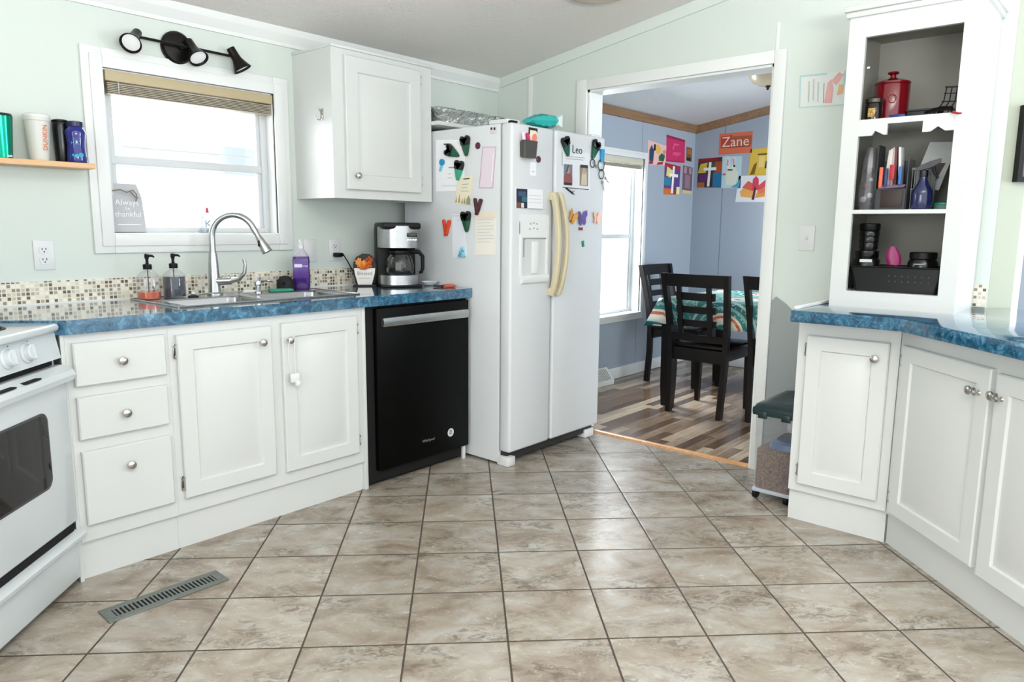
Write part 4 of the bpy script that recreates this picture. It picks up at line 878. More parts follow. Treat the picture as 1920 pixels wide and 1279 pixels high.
# ---------------------------------------------------------------- wall shelf and cups
sh = MB(); sh.box(.45, 1.116, YA - .13, YA - .001, 1.444, 1.464, .001); tag(sh.obj('wall_shelf', PINE), 'short light wood wall shelf left of the window', 'shelf')
SZ = 1.4645
t = thing('tumbler', 'shiny teal metal tumbler at the left end of the shelf', 'cup', (.828, YA - .07, SZ))
b = MB(); b.lathe([(.026, 0), (.029, .003), (.037, .125), (.039, .15), (.037, .152)], seg=28); b.obj('body', mat('teal_metal', '#0f8f72', .18, .8), t)
b = MB(); b.lathe([(.037, .15), (.039, .152), (.036, .16), (0, .161)], seg=24); b.obj('lid', mat('clear_lid', '#1c2b27', .2), t)
b = MB(); b.box(.004, .02, -.031, -.0275, .006, .012); b.obj('mark', mat('silver_print', '#c9cfcc', .4), t)
t = thing('travel_cup', 'frosted white plastic cup with orange lettering down its side', 'cup', (.946, YA - .066, SZ), R(-20))
b = MB(); b.lathe([(.0, .001), (.031, .001), (.032, .004), (.042, .145), (.044, .147), (.044, .158), (.042, .16), (.041, .16)], seg=32); b.obj('cup', mat('frosted_plastic', '#cfcfc8', .4), t)
b = MB(); b.lathe([(.044, .158), (.045, .16), (.044, .168), (.036, .172), (0, .171)], seg=28); b.obj('lid', mat('frosted_lid', '#dcdcd8', .35), t)
b = MB(); b.text('DUNKIN', .024, Matrix.Rotation(R(38), 4, 'Z') @ Matrix.Translation((0, -.0405, .085)) @ Matrix.Rotation(R(4), 4, 'X') @ TF @ Matrix.Rotation(R(90), 4, 'Z')); b.obj('lettering', mat('orange_print', '#e0764a', .5), t)
t = thing('water_bottle', 'black squeeze bottle behind the blue one on the shelf', 'bottle', (1.034, YA - .04, SZ))
b = MB(); b.lathe([(0, 0), (.024, .001), (.026, .006), (.028, .07), (.030, .13), (.030, .152), (.028, .156), (0, .158)], seg=26); b.obj('body', mat('smoke_black', '#0f1113', .25), t)
b = MB(); b.lathe([(.029, .15), (.031, .153), (.031, .160), (.02, .164), (0, .164)], seg=24); b.obj('cap', BLACK, t)
t = thing('water_bottle', 'dark blue squeeze bottle at the right end of the shelf', 'bottle', (1.064, YA - .099, SZ), R(-20))
b = MB(); b.lathe([(0, 0), (.033, .001), (.035, .006), (.033, .03), (.030, .065), (.033, .098), (.036, .112), (.034, .122), (.027, .13), (.026, .136)], seg=30); b.obj('body', mat('blue_plastic', '#101a78', .12, coat=.5), t)
b = MB(); b.lathe([(.026, .134), (.029, .136), (.029, .153), (.02, .156), (.0, .156)], seg=26); b.obj('cap', mat('blue_cap', '#0d1540', .3), t)
b = MB()
for dx, dz, r in ((-.012, .027, .005), (.0, .024, .007), (.014, .028, .009)): b.lathe([(r, 0), (r, .001)], T=Matrix.Rotation(R(dx * 1700), 4, 'Z') @ at(0, -.0335, dz), seg=14)
b.text('H2O', .016, at(.0, -.0325, .072)); b.obj('print', mat('cyan_print', '#1c93b3', .4), t)

# ---------------------------------------------------------------- wall spotlight bar
tl = thing('spotlight_bar', 'dark bronze three head spotlight bar above the window', 'lamp', (1.525, YA, 1.985))
b = MB(); b.lathe([(.068, 0), (.068, .012), (.06, .022), (.04, .026), (0, .027)], T=at(-.005, 0, 0), seg=32); b.obj('canopy', BRONZE, tl)
b = MB(); b.tube([(-.195, -.045, .006), (.235, -.045, 0)], .006, 10); b.tube([(0, -.02, 0), (0, -.045, .003)], .012, 10); b.obj('bar', BRONZE, tl)
def spot(x, d):
    d = Vector(d).normalized(); o = Vector((x, -.052, .004)); b = MB()
    b.tube([o - d * .035, o - d * .033, o - d * .0, o + d * .02, o + d * .05, o + d * .066, o + d * .068], [.012, .0185, .02, .022, .034, .042, .042], 22, False); b.tube([o - d * .036, o - d * .034], [.002, .0185], 22)
    b.tube([o + d * .067, o + d * .05], [.041, .033], 22, False)
    h = b.obj('spot_head', BRONZE, tl)
    b = MB(); b.tube([o + d * .05, o + d * .06, o + d * .063], [.032, .034, .012], 22); b.obj('bulb', mat('bulb_glass', '#e9e9ea', .2), h)
spot(-.195, (-.55, -.62, -.62)); spot(.04, (.12, -.62, -.78)); spot(.235, (.42, -.25, -.9))

# ---------------------------------------------------------------- right cabinets and counter
RX, RC = 3.04, 1.072
ca = cabinet('white single door base cabinet next to the storage bin', (RX, RC, 0), R(-90), .385, .53, CH, doors=[(.040, .352, .172, .807, .306, .742, -1)], ztoe=.135)
cb = cabinet('white corner base cabinet with two doors set at an angle', (RX + .0007, RC - .388, 0), R(-135), 1.05, .45, CH,
   doors=[(.036, .505, .148, .808, .437, .726, -1), (.53, 1.0, .135, .80, .537, .73, 1)], ztoe=.128, toe0=-.013)
for kx, kz in ((.462, .722), (.562, .724)):
    b = MB(); b.lathe([(.008, 0), (.004, .004), (.004, .010), (.0085, .014), (.0085, .019), (.004, .022), (0, .022)], T=at(kx, -.02, kz), seg=16); b.obj('lock_stud', NICKEL, [c for c in cb.children if c.name.startswith('door')][0 if kx < .5 else 1])
b = MB()
P_ = [(RX - .14, 1.062), (RX - .14, .66), (RX - .14 - .80, .66 - .80), (RX - .14 - .8 + .49, .66 - .8 - .49), (XB + .075, .42), (XB - .002, .495), (XB - .002, 1.062)]
b.prism(P_[::-1], .048, Matrix.Translation((0, 0, .870)), .004); tag(b.obj('countertop', LAM), 'blue marbled countertop on the right bending around the corner', 'countertop')
b = MB(); b.box(RX - .10, XB - .001, 1.048, 1.062, HT, HT + .012, .002); b.box(XB - .012, XB - .001, 1.03, 1.045, HT, .93); struct(b.obj('trim_12', TRIM))

# hutch
hu = thing('hutch', 'tall white open hutch standing on the right countertop', 'cabinet', (3.2, 1.012, HT), R(-90))
W, D, H = .462, .374, 1.15; OX0, OX1 = .064, .402; ZB, ZT = .066, 1.072
b = MB(); b.box(0, OX0, 0, .02, 0, H); b.box(OX1, W, 0, .02, 0, H); b.box(OX0, OX1, 0, .02, 0, ZB); b.box(OX0, OX1, 0, .02, ZT, H)
b.box(0, .016, .02, D, 0, H); b.box(W - .016, W, .02, D, 0, H); b.obj('frame', CAB, hu, smooth=False)
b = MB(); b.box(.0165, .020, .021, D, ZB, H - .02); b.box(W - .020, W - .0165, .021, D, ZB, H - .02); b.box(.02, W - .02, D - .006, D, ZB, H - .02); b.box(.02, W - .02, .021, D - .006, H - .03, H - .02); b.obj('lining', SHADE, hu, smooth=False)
for z, fr0 in ((ZB - .0165, .0205), (.382, .002), (.738, .002)):
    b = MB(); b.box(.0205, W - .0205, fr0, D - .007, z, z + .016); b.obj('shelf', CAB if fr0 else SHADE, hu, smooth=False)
# scalloped valance with a square notch, under the upper shelf
b = MB(); zt, zv = .738, .69
b.prism([(OX0, zt), (OX0, zv), (OX0 + .05, zv), (OX0 + .062, zv + .018), (OX0 + .095, zv), (.17, zv), (.17, zt - .006), (.295, zt - .006), (.295, zv), (OX1 - .08, zv), (OX1 - .055, zv + .018), (OX1 - .03, zv), (OX1, zv), (OX1, zt)], .014, at(0, .016, 0)); b.obj('valance', CAB, hu, smooth=False)
b = MB(); b.box(-.012, W + .012, -.014, D, H, H + .022, .004); b.box(-.02, W + .02, -.024, D, H + .022, H + .044, .005); b.obj('crown', CAB, hu)
b = MB(); b.box(.078, .088, -.0006, 0, .95, .957); b.obj('patch', mat('filler', '#d6dad7', .6), hu)
def hl(x, y, z): return MATRIX[hu] @ Vector((x, y, z))   # hutch-local to world
HZ1, HZ2, HZ0 = .3985, .7545, ZB - .0015
def ht(name, label, cat, x, y, z, rz=0): return thing(name, label, cat, hl(x, y, z), R(-90) + rz)
# top shelf
t = ht('canister', 'large red lidded ceramic canister on the top shelf of the hutch', 'canister', .138, .15, HZ2)
RED = mat('red_glaze', '#650410', .12, coat=.5)
b = MB(); b.lathe([(0, 0), (.058, .001), (.064, .008), (.067, .14), (.064, .147)], seg=32); b.obj('body', RED, t)
b = MB(); b.lathe([(.066, .147), (.068, .15), (.067, .156), (.04, .168), (.012, .175), (.01, .186), (.022, .192), (.02, .198), (0, .199)], seg=32); b.obj('lid', RED, t)
b = MB(); b.tube([(.02 + .016 * math.cos(R(a)), -.066, .085 + .016 * math.sin(R(a))) for a in range(0, 361, 30)], .002, 6); b.obj('emblem', mat('dull_red', '#7a2a2c', .4), t)
t = ht('spice_jar', 'small dark glass jar with a patterned label before the red canister', 'jar', .0985, .062, HZ2)
b = MB(); b.lathe([(0, 0), (.032, .001), (.033, .006), (.033, .062), (.028, .07)], seg=24); b.obj('jar', mat('dark_glass', '#1a1412', .1), t)
b = MB(); b.lathe([(.031, .068), (.034, .07), (.034, .084), (.026, .09), (0, .092)], seg=24); b.obj('lid', mat('jar_lid', '#4d4a45', .25, .8), t)
b = MB(); b.box(-.012, .014, -.0345, -.031, .012, .046); b.obj('label', speckle('label_gold', '#6b4a1e', '#d9b26a', 240, .5), t)
t = ht('grill_box', 'low black box lying on the top shelf of the hutch', 'box', .262, .17, HZ2)
b = MB(); b.box(-.055, .055, -.05, .05, 0, .032, .003); b.obj('base', mat('slate_box', '#1d2425', .5), t); b = MB(); b.box(-.057, .057, -.052, .052, .032, .04, .003); b.obj('lid', mat('slate_lid', '#22292b', .5), t)
t = ht('wire_rack', 'black wire rack leaning at the right of the top shelf', 'rack', .35, .12, HZ2)
b = MB()
for k in range(5): b.tube([(-.05 + .022 * k, -.02 + .01 * k, .003), (-.02 + .02 * k, .02, .06), (-.015 + .018 * k, .03, .118)], .0022, 6)
b.tube([(-.02, .028, .118), (.06, .03, .112), (.062, 0, .01)], .003, 6); b.tube([(-.045, -.018, .004), (.055, .01, .004)], .003, 6)
for z in (.03, .06, .09): b.tube([(-.035 + z * .2, 0, z), (.06, .015, z - .004)], .0018, 6)
b.obj('wire', mat('rack_wire', '#1b1b1b', .3, .6), t)
t = ht('spatula', 'black handled tool with red tip hanging over the edge of the top shelf', 'spatula', .37, .06, HZ2 + .006)
b = MB(); b.tube([(-.09, .03, .014), (-.03, .0, .02), (.015, -.05, .01), (.026, -.078, -.008)], [.006, .009, .008, .005], 8); b.obj('handle', BLACK, t)
b = MB(); b.tube([(.026, -.078, -.008), (.045, -.088, -.016), (.058, -.092, -.017)], [.005, .004, .003], 8); b.obj('tip', mat('red_plastic', '#a3202c', .4), t)
t = MB(); t.box(-.03, .03, -.012, .012, 0, .016, .004); o = t.obj('plastic_block', mat('navy_plastic', '#1a2a6b', .3), None, loc=hl(.19, .055, HZ2 + .0005)); o.rotation_euler.z = R(-90); tag(o, 'small navy blue plastic piece before the red canister', 'plastic piece')
# middle shelf
t = ht('storage_bag', 'clear plastic bag of small things at the left of the middle shelf', 'bag', .088, .12, HZ1)
b = MB(); random.seed(5)
rings = [[((.034 + .008 * random.random()) * math.cos(R(a)) * f, .05 * math.sin(R(a)) * f, z) for a in range(0, 360, 30)] for z, f in ((.002, .8), (.03, 1), (.08, 1), (.13, .9), (.2, .8), (.255, .5))]
b.loft(rings); b.obj('film', glassy('bag_film', '#8b8d92', .35, .15), t)
for x, y, z, r, h in ((-.012, -.02, .1, .018, '#5a1418'), (.012, -.025, .06, .012, '#d9d9d6'), (-.014, -.02, .045, .014, '#c3c3ca'), (.012, -.02, .125, .008, '#e8e6e4'), (0, -.01, .16, .018, '#2c2c2e'), (.01, .0, .02, .02, '#3e3a56')):
    b = MB(); b.lathe([(0, -r), (r * .7, -r * .7), (r, 0), (r * .7, r * .7), (0, r)], (x, y, z), 14); b.obj('content', col(h, .3), t)
t = ht('wire_basket', 'dark mesh organiser stuffed with mail on the middle shelf', 'organizer', .185, .13, HZ1)
MESH = mat('dark_mesh', '#35383a', .4, .4)
b = MB(); b.box(-.058, .058, .03, .034, 0, .2); b.box(-.06, -.056, -.06, .034, 0, .26); b.box(.056, .06, -.06, .034, 0, .2); b.box(-.058, .058, -.06, -.056, 0, .085); b.box(-.058, .058, -.06, .034, 0, .003); b.obj('frame', MESH, t, smooth=False)
b = MB(); b.box(-.035, .045, -.0635, -.0605, .01, .078, .001); b.obj('front_pocket', mat('brown_pocket', '#2a1c18', .5), t)
b = MB(); b.loft([[(-.045, -.075, .085), (.05, -.075, .088), (.055, -.06, .1), (-.04, -.06, .1)], [(-.04, -.05, .085), (.05, -.05, .088), (.052, -.04, .1), (-.04, -.04, .1)]]); b.obj('cloth', mat('mauve_cloth', '#776079', .7), t)
def mini(name, label, cat, x0, x1, y0, y1, z0, z1, m, rx=0, ry=0, off=None):
    t_ = ht(name, label, cat, (x0 + x1) / 2, (y0 + y1) / 2, HZ1 + z0)
    b = MB(); w_, d_, h_ = (x1 - x0) / 2, (y1 - y0) / 2, z1 - z0; b.box(-w_, w_, -d_, d_, 0, h_, .0006, T=Matrix.Rotation(ry, 4, 'Y') @ Matrix.Rotation(rx, 4, 'X')); b.obj('body', m, t_); return t_
for i, (x, dz, h, lb) in enumerate(((.150, .24, '#c9c7c2', 'leftmost pale envelope in the mesh organiser'), (.162, .245, '#d8d4cc', 'second pale envelope from the left in the mesh organiser'), (.174, .25, '#b9a3a4', 'dusty pink envelope in the mesh organiser'), (.186, .252, '#6d3f44', 'dark red envelope in the mesh organiser'), (.205, .25, '#dfe2e2', 'white envelope at the right of the mesh organiser'))):
    o = mini('envelope', lb, 'envelope', x, x + .009, .095, .15, .10, dz, col(h, .7), 0, R(4 - 2 * i)); o['group'] = 'mail in the organizer'
mini('marker', 'bright orange marker in the mesh organiser', 'marker', .140, .152, .058, .07, .09, .17, col('#e8623f', .4))
mini('marker', 'dark blue marker in the mesh organiser', 'marker', .160, .170, .058, .068, .089, .165, col('#26306a', .4))
mini('marker', 'red and white marker in the mesh organiser', 'marker', .178, .196, .056, .068, .12, .178, col('#a51f2a', .4))
mini('marker', 'light blue marker in the mesh organiser', 'marker', .212, .222, .058, .068, .10, .17, col('#2c6cb0', .4))
t = ht('picture_mat', 'white card folder with a window cut in it leaning behind the spray bottle', 'folder', .262, .20, HZ1 + .004)
b = MB(); T = Matrix.Translation((0, -.02, .0)) @ Matrix.Rotation(R(14), 4, 'Y') @ Matrix.Rotation(R(-10), 4, 'X') @ TF
b.prism([(-.05, .09), (.05, .09), (.05, .29), (-.05, .27)], .004, T); b.obj('cover', mat('grey_white_card', '#b9bdbc', .6), t)
b = MB(); b.prism([(-.03, .11), (.025, .11), (.035, .20), (-.01, .19)], .001, T @ Matrix.Translation((0, 0, .0042))); b.obj('cutout', mat('brown_cutout', '#4f4640', .7), t)
b = MB(); b.box(-.05, .05, -.012, .03, 0, .09, .002); b.obj('base', mat('folder_base', '#85898a', .6), t)
t = ht('letter_rack', 'grey wire mesh letter rack beside the blue spray bottle', 'rack', .286, .118, HZ1)
b = MB()
for k in range(9): b.box(-.036 + .009 * k, -.0335 + .009 * k, -.012, -.009, 0, .16)
b.box(-.038, .04, -.013, -.008, .158, .166); b.box(-.038, .04, -.013, -.008, .08, .084); b.box(-.038, .04, -.013, -.008, 0, .006); b.box(-.036, .038, .04, .043, 0, .16); b.box(-.036, .038, -.012, .043, 0, .002); b.obj('grid', mat('grey_mesh', '#6a6e6c', .4, .5), t, smooth=False)
t = ht('spray_bottle', 'dark blue trigger spray bottle on the middle shelf', 'spray bottle', .302, .062, HZ1, R(10))
b = MB(); b.lathe([(0, 0), (.036, .001), (.038, .006), (.038, .062), (.036, .075), (.022, .098), (.015, .115), (.013, .13)], seg=28); b.obj('bottle', mat('cobalt_plastic', '#131d49', .12, coat=.4), t)
b = MB(); b.lathe([(.015, .126), (.0155, .128), (.0155, .15), (.011, .153)], seg=20); b.loft([[(x, -w_, z0), (x, w_, z0), (x, w_, z1), (x, -w_, z1)] for x, w_, z0, z1 in ((-.034, .009, .15, .156), (-.01, .012, .152, .172), (.02, .011, .160, .186), (.05, .008, .178, .195), (.055, .007, .18, .194))]); b.obj('head', mat('navy_black', '#0a0b18', .35), t)
b = MB(); b.tube([(.03, 0, .165), (.036, 0, .14), (.05, 0, .12)], [.008, .006, .004], 8); b.obj('trigger', mat('navy_black', '#0a0b18', .35), t)
t = ht('food_container', 'low teal lidded container at the right of the middle shelf', 'container', .37, .14, HZ1)
b = MB(); b.lathe([(0, 0), (.04, .001), (.045, .018)], seg=24); b.obj('bowl', mat('clear_tint', '#6f8f88', .3), t); b = MB(); b.lathe([(.045, .018), (.047, .02), (.047, .026), (.03, .03), (0, .03)], seg=24); b.obj('lid', mat('teal_lid', '#1f8f7e', .35), t)
# bottom shelf
t = ht('black_basket', 'black perforated basket filling the bottom of the hutch', 'basket', .235, .13, HZ0)
BB = mat('basket_black', '#070808', .45)
b = MB(); b.loft([rrect(-a, a, -d, d, z, .02) for a, d, z in ((.155, .085, 0), (.18, .10, .10), (.186, .106, .103), (.182, .102, .107), (.176, .096, .103), (.15, .08, .006))], True, True); b.obj('shell', BB, t)
b = MB()
for i in range(7):
    for j in range(3): b.lathe([(.0025, 0), (.0025, .0006)], T=at(-.02 + .024 * i, -.0875 - .005 * j, .025 + .022 * j), seg=8)
b.obj('holes', mat('hole_grey', '#3b4a48', .6), t)
t = ht('blender_bottle', 'tall black supplement jar with a smaller one stacked on top', 'jar', .105, .11, HZ0 + .008)
b = MB(); b.lathe([(0, 0), (.05, .001), (.052, .09), (.052, .118), (.044, .13), (.046, .133), (.046, .158), (.03, .16)], seg=30); b.obj('jar', mat('jar_black', '#08080a', .2), t)
b = MB(); b.box(-.012, .035, -.0545, -.051, .112, .124); b.obj('label', mat('jar_print', '#c9d2cf', .5), t)
t = ht('shaker_bottle', 'smaller black ribbed bottle stacked on the supplement jar', 'bottle', .108, .11, HZ0 + .169)
b = MB(); b.lathe([(0, 0), (.034, .001), (.037, .01), (.037, .026), (.036, .03), (.038, .034), (.038, .05), (.037, .054), (.039, .058), (.039, .074), (.036, .08)], seg=28); b.obj('body', mat('jar_black2', '#0b0b0c', .22), t)
b = MB(); b.lathe([(.038, .08), (.04, .083), (.04, .108), (.036, .111), (0, .111)], seg=28); b.obj('lid', BLACK, t)
t = ht('scoop', 'magenta plastic scoop standing between the black jars', 'scoop', .205, .09, HZ0 + .1, R(15))
b = MB(); MG = mat('magenta', '#820450', .35)
rings = []
for k in range(8):
    q = k / 7; z = .012 + .075 * q; ww = .028 * math.sin(math.pi * min(1, .3 + q * .58)) if q < .95 else .010
    rings.append([(ww * math.cos(R(a)) + .012 * (1 - q), .02 * math.sin(R(a)) * (1 if a <= 180 else .5) * (1.05 - q * .5), z) for a in range(0, 360, 30)])
b.loft(rings); b.obj('bowl', MG, t); b = MB(); b.tube([(.014, 0, .015), (.016, 0, .0), (.012, 0, -.015)], [.008, .006, .006], 8); b.obj('handle', MG, t)
t = ht('supplement_jar', 'wide black lidded jar at the right of the bottom shelf', 'jar', .315, .12, HZ0 + .008)
b = MB(); b.lathe([(0, 0), (.052, .001), (.056, .10), (.054, .118), (.046, .13)], seg=30); b.obj('jar', mat('jar_black', '#08080a', .2), t)
b = MB(); b.lathe([(.046, .13), (.05, .132), (.05, .155), (.046, .158), (0, .158)], seg=30); b.obj('lid', BLACK, t)
b = MB(); b.box(-.02, .02, -.0565, -.0535, .108, .113); b.obj('print', mat('jar_grey', '#8a8f8e', .5), t)

# light switch, drawing, picture frame on the right
t = thing('wall_switch', 'white light switch plate right of the doorway', 'switch', (XB, 1.254, 1.195), R(-90))
b = MB(); b.box(-.037, .037, -.006, 0, -.06, .06, .0025); b.obj('plate', WHITEP, t)
b = MB(); b.box(-.005, .005, -.007, -.005, -.012, .012, .001); b.box(-.004, .004, -.016, -.006, -.007, .001, .001); b.obj('toggle', WHITEP, t)
def drawing(pl, label, poly, base, layers, cat='drawing', name='drawing', group=None, off=.0008): return sheet(pl, name, label, cat, poly, base, layers, .001, off, group)
WB = Plane('side', XB); WD = Plane('side', 6.25); WL = Plane('front', YA - .01)
drawing(WB, 'child crayon drawing in teal and pink taped beside the hutch', [(1.334, 1.803), (1.125, 1.796), (1.131, 1.945), (1.339, 1.950)], col('#d5dad6', .8),
  [(col('#b4cdcc', .8), R4(0, .0, 1, .03)), (col('#a9c8c8', .8), R4(0, .95, .6, 1)), (col('#b0cac9', .8), R4(0, 0, .03, 1)), (col('#b0cac9', .8), R4(.95, .6, 1, 1)), (col('#d9a7a4', .8), [(.55, .1), (.72, .08), (.74, .5), (.7, .8), (.62, .7)]), (col('#dba79f', .8), [(.7, .75), (.85, .98), (.96, .9), (.8, .6)]), (col('#d8b184', .8), [(.82, .3), (.95, .35), (.96, .6), (.86, .62)]), (col('#b7bdb9', .8), R4(.2, .15, .23, .8)), (col('#b7bdb9', .8), R4(.3, .2, .33, .85)), (col('#b7bdb9', .8), R4(.4, .15, .43, .75)), (col('#8a8e84', .8), R4(.53, .1, .545, .7))])
t = thing('framed_picture', 'black picture frame on the slanted wall at the right edge', 'picture frame', (XB + .06, .437, 1.43), R(-135 + 90))
U_ = Vector((S2, -S2, 0)); Nn = Vector((-S2, -S2, 0)); O_ = Vector((XB + .034, .463, 1.432))
Tf = Matrix(((U_.x, 0, Nn.x, O_.x), (U_.y, 0, Nn.y, O_.y), (0, 1, 0, O_.z), (0, 0, 0, 1)))
b = MB(); T = Tf
b.prism([(0, 0), (.02, 0), (.02, .3), (0, .3)], .028, T); b.prism([(.02, 0), (.2, 0), (.2, .02), (.02, .02)], .028, T); b.prism([(.02, .28), (.2, .28), (.2, .3), (.02, .3)], .028, T); b.prism([(.18, .02), (.2, .02), (.2, .28), (.18, .28)], .028, T); b.obj('moulding', BLACKG, t, True, smooth=False)
b = MB(); b.prism([(.02, .02), (.18, .02), (.18, .28), (.02, .28)], .014, T); b.obj('print', mat('frame_print', '#4f5557', .4), t, True)

# storage bin on casters
bn = thing('pet_food_bin', 'clear rolling bin half full of brown kibble with a dark green lid', 'bin', (3.33, 1.19, 0))
bx0, bx1, by0, by1 = 3.155, 3.54, 1.098, 1.284
b = MB(); b.loft([rrect(bx0 + i, bx1 - i, by0 + i, by1 - i, z, .02) for i, z in ((.008, .045), (.006, .06), (0, .40), (-.004, .41))], False, False); b.obj('tub', glassy('bin_plastic', '#c9cfdc', .10, .12), bn, True)
b = MB(); b.box(bx0 + .004, bx1 - .004, by0 + .004, by1 - .004, .04, .058, .004); b.obj('base', mat('bin_base', '#a9afba', .4), bn, True)
b = MB(); b.loft([rrect(bx0 + .011, bx1 - .011, by0 + .011, by1 - .011, z, .018) for z in (.058, .24)] ); b.obj('kibble', KIB, bn, True)
b = MB(); b.lathe([(0, .241), (.03, .26), (.06, .275), (.08, .268), (.088, .24)], (3.29, 1.165, 0), 28, T=None); b.obj('scoop', mat('scoop_blue', '#39597f', .4), bn, True)
LID = mat('bin_lid_green', '#0e2628', .35)
b = MB(); b.loft([rrect(bx0 - i, bx1 + min(i, .005), by0 - i, by1 + i, z, .02) for i, z in ((.012, .405), (.014, .42), (.012, .44), (0, .452), (-.04, .462), (-.05, .46))]); ld = b.obj('lid', LID, bn, True)
for yy in (by0 + .04, by1 - .04): box('latch', LID, ld, bx0 - .018, bx0 - .006, yy - .02, yy + .02, .392, .425, bev=.003, world=True)
for x in (bx0 + .035, bx1 - .035):
    for y in (by0 + .03, by1 - .012):
        b = MB(); b.lathe([(.018, -.012), (.022, -.008), (.022, .008), (.018, .012)], T=Matrix.Translation((x, y, .0225)) @ Matrix.Rotation(R(90), 4, 'X'), seg=18); b.box(x - .01, x + .01, y - .008, y + .008, .035, .05); b.obj('caster', BLACK, bn, True)

# floor register
t = thing('floor_vent', 'grey metal slotted floor register set in the tiles', 'vent', (.96, 2.37, 0), R(-1))
b = MB(); GM = mat('galv_grey', '#7f8480', .4, .7); hx, hy = .195, .05
b.box(-hx, hx, -hy, -.026, 0, .005, .001); b.box(-hx, hx, .026, hy, 0, .005, .001); b.box(-hx, -.165, -.026, .026, 0, .005, .001); b.box(.165, hx, -.026, .026, 0, .005, .001); b.obj('flange', GM, t)
b = MB(); n = 25
for k in range(n): x = -.165 + .33 * (k + .5) / n; b.box(x - .0032, x + .0032, -.026, .026, .001, .0045)
b.box(-.165, .165, -.002, .002, .001, .0042) if 0 else None; b.obj('slats', GM, t)
b = MB(); b.box(-.165, .165, -.026, .026, 0, .0008); b.obj('well', DARK, t)
# kitchen ceiling lamp (unlit)
lx, ly = 2.95, 2.01; lz = zc(ly)
t = thing('ceiling_lamp', 'round beige flush ceiling lamp cut by the top edge of the picture', 'lamp', (lx, ly, lz))
b = MB(); sl = Matrix.Rotation(-math.atan(.1617), 4, 'X'); b.lathe([(.215, 0), (.215, -.012), (.205, -.02)], T=sl, seg=40); b.obj('base', mat('lamp_base', '#a59c86', .4), t)
b = MB(); b.lathe([(.205, -.018), (.195, -.03), (.15, -.045), (.07, -.055), (0, -.057)], T=sl, seg=40); b.obj('shade', mat('lamp_shade', '#c4bda9', .4), t)

# pale neighbouring house glimpsed through the kitchen window
nh = thing('neighbor_house', 'pale neighbouring house far outside the window above the sink', 'house', (6, 15, 0))
b = MB(); b.box(-3, 15, 13.8, 17.4, 0, 2.32); b.obj('wall', mat('house_white', '#f2f2f2', .7), nh, True, smooth=False)
b = MB(); b.loft([[(x, 13.5, 2.28), (x, 15.6, 2.95), (x, 17.7, 2.28), (x, 17.7, 2.22), (x, 13.5, 2.22)] for x in (-3.2, 15.2)]); b.obj('roof', mat('house_roof', '#a9b4bd', .7), nh, True, smooth=False)

# ================================================================= DINING ROOM
def make_chair(label, loc, rz):
    t = thing('dining_chair', label, 'chair', loc, rz, 'dark dining chairs')
    def post(sx):
        b = MB(); prof = [(.0, .185, -.225), (.25, .19, -.205), (.44, .198, -.20), (.65, .206, -.225), (.945, .222, -.29)]
        b.loft([[(sx * x - .017, y - .02, z), (sx * x + .017, y - .02, z), (sx * x + .017, y + .02, z), (sx * x - .017, y + .02, z)] for z, x, y in prof]); b.obj('rear_leg', ESP, t)
    post(-1); post(1)
    for sx in (-1, 1):
        b = MB(); b.loft([[(sx * .185 + a, .195 + c, z) for a, c in ((-h, -h), (h, -h), (h, h), (-h, h))] for z, h in ((0, .015), (.2, .019), (.43, .022))]); b.obj('front_leg', ESP, t)
    b = MB(); b.box(-.215, .215, -.19, .225, .445, .478, .012, 3); b.obj('seat', mat('espresso_seat', '#0a0706', .25, spec=.4), t)
    b = MB(); b.box(-.19, .19, -.195, -.175, .36, .445); b.box(-.19, .19, .185, .205, .38, .445); b.box(-.2, -.18, -.18, .2, .38, .445); b.box(.18, .2, -.18, .2, .38, .445); b.obj('apron', ESP, t)
    def yb(z): return -.20 - (max(z, .44) - .44) * .09 / .505 - .004
    def rail(z0, z1, nm, hw0=.2, hw1=.215, th=.011):
        b = MB(); n = 8; rings = []
        for k in range(n + 1):
            q = -1 + 2 * k / n; cv = -.018 * (1 - q * q)
            rings.append([(q * hw0, yb(z0) + cv - th, z0), (q * hw0, yb(z0) + cv + th, z0), (q * hw1, yb(z1) + cv + th, z1), (q * hw1, yb(z1) + cv - th, z1)])
        b.loft(rings); b.obj(nm, ESP, t)
    rail(.862, .945, 'top_rail'); rail(.50, .545, 'bottom_rail', .19, .195)
    for z0, z1 in ((.775, .825), (.69, .735), (.60, .645)): rail(z0, z1, 'slat', .135, .14, .007)
    for sx in (-1, 1):
        b = MB(); b.loft([[(sx * .105 - .016, yb(z) - .018 - .009, z), (sx * .105 + .016, yb(z) - .018 - .009, z), (sx * .105 + .016, yb(z) - .018 + .009, z), (sx * .105 - .016, yb(z) - .018 + .009, z)] for z in (.53, .7, .88)]); b.obj('spindle', ESP, t)
    return t
ch = make_chair('dark wood dining chair nearest the refrigerator with its back to the kitchen', (4.60, 2.205, 0), R(-90))
copy_tree(ch, (4.69, 1.675, 0), R(-90), 'dark wood dining chair half hidden by the right door casing')
copy_tree(ch, (5.32, 2.79, 0), R(180), 'dark wood dining chair at the far end of the table by the window')
tb = thing('dining_table', 'dark wood dining table under a patterned teal cloth', 'table', (4.95, 1.9, 0))
TX0, TX1, TY0, TY1 = 4.47, 5.42, 1.15, 2.53
b = MB(); b.box(TX0, TX1, TY0, TY1, .72, .757, .004); b.obj('tabletop', ESP, tb, True)
b = MB(); b.box(TX0 + .05, TX1 - .05, TY0 + .05, TY0 + .07, .64, .72); b.box(TX0 + .05, TX1 - .05, TY1 - .07, TY1 - .05, .64, .72); b.box(TX0 + .05, TX0 + .07, TY0 + .05, TY1 - .05, .64, .72); b.box(TX1 - .07, TX1 - .05, TY0 + .05, TY1 - .05, .64, .72); b.obj('apron', ESP, tb, True)
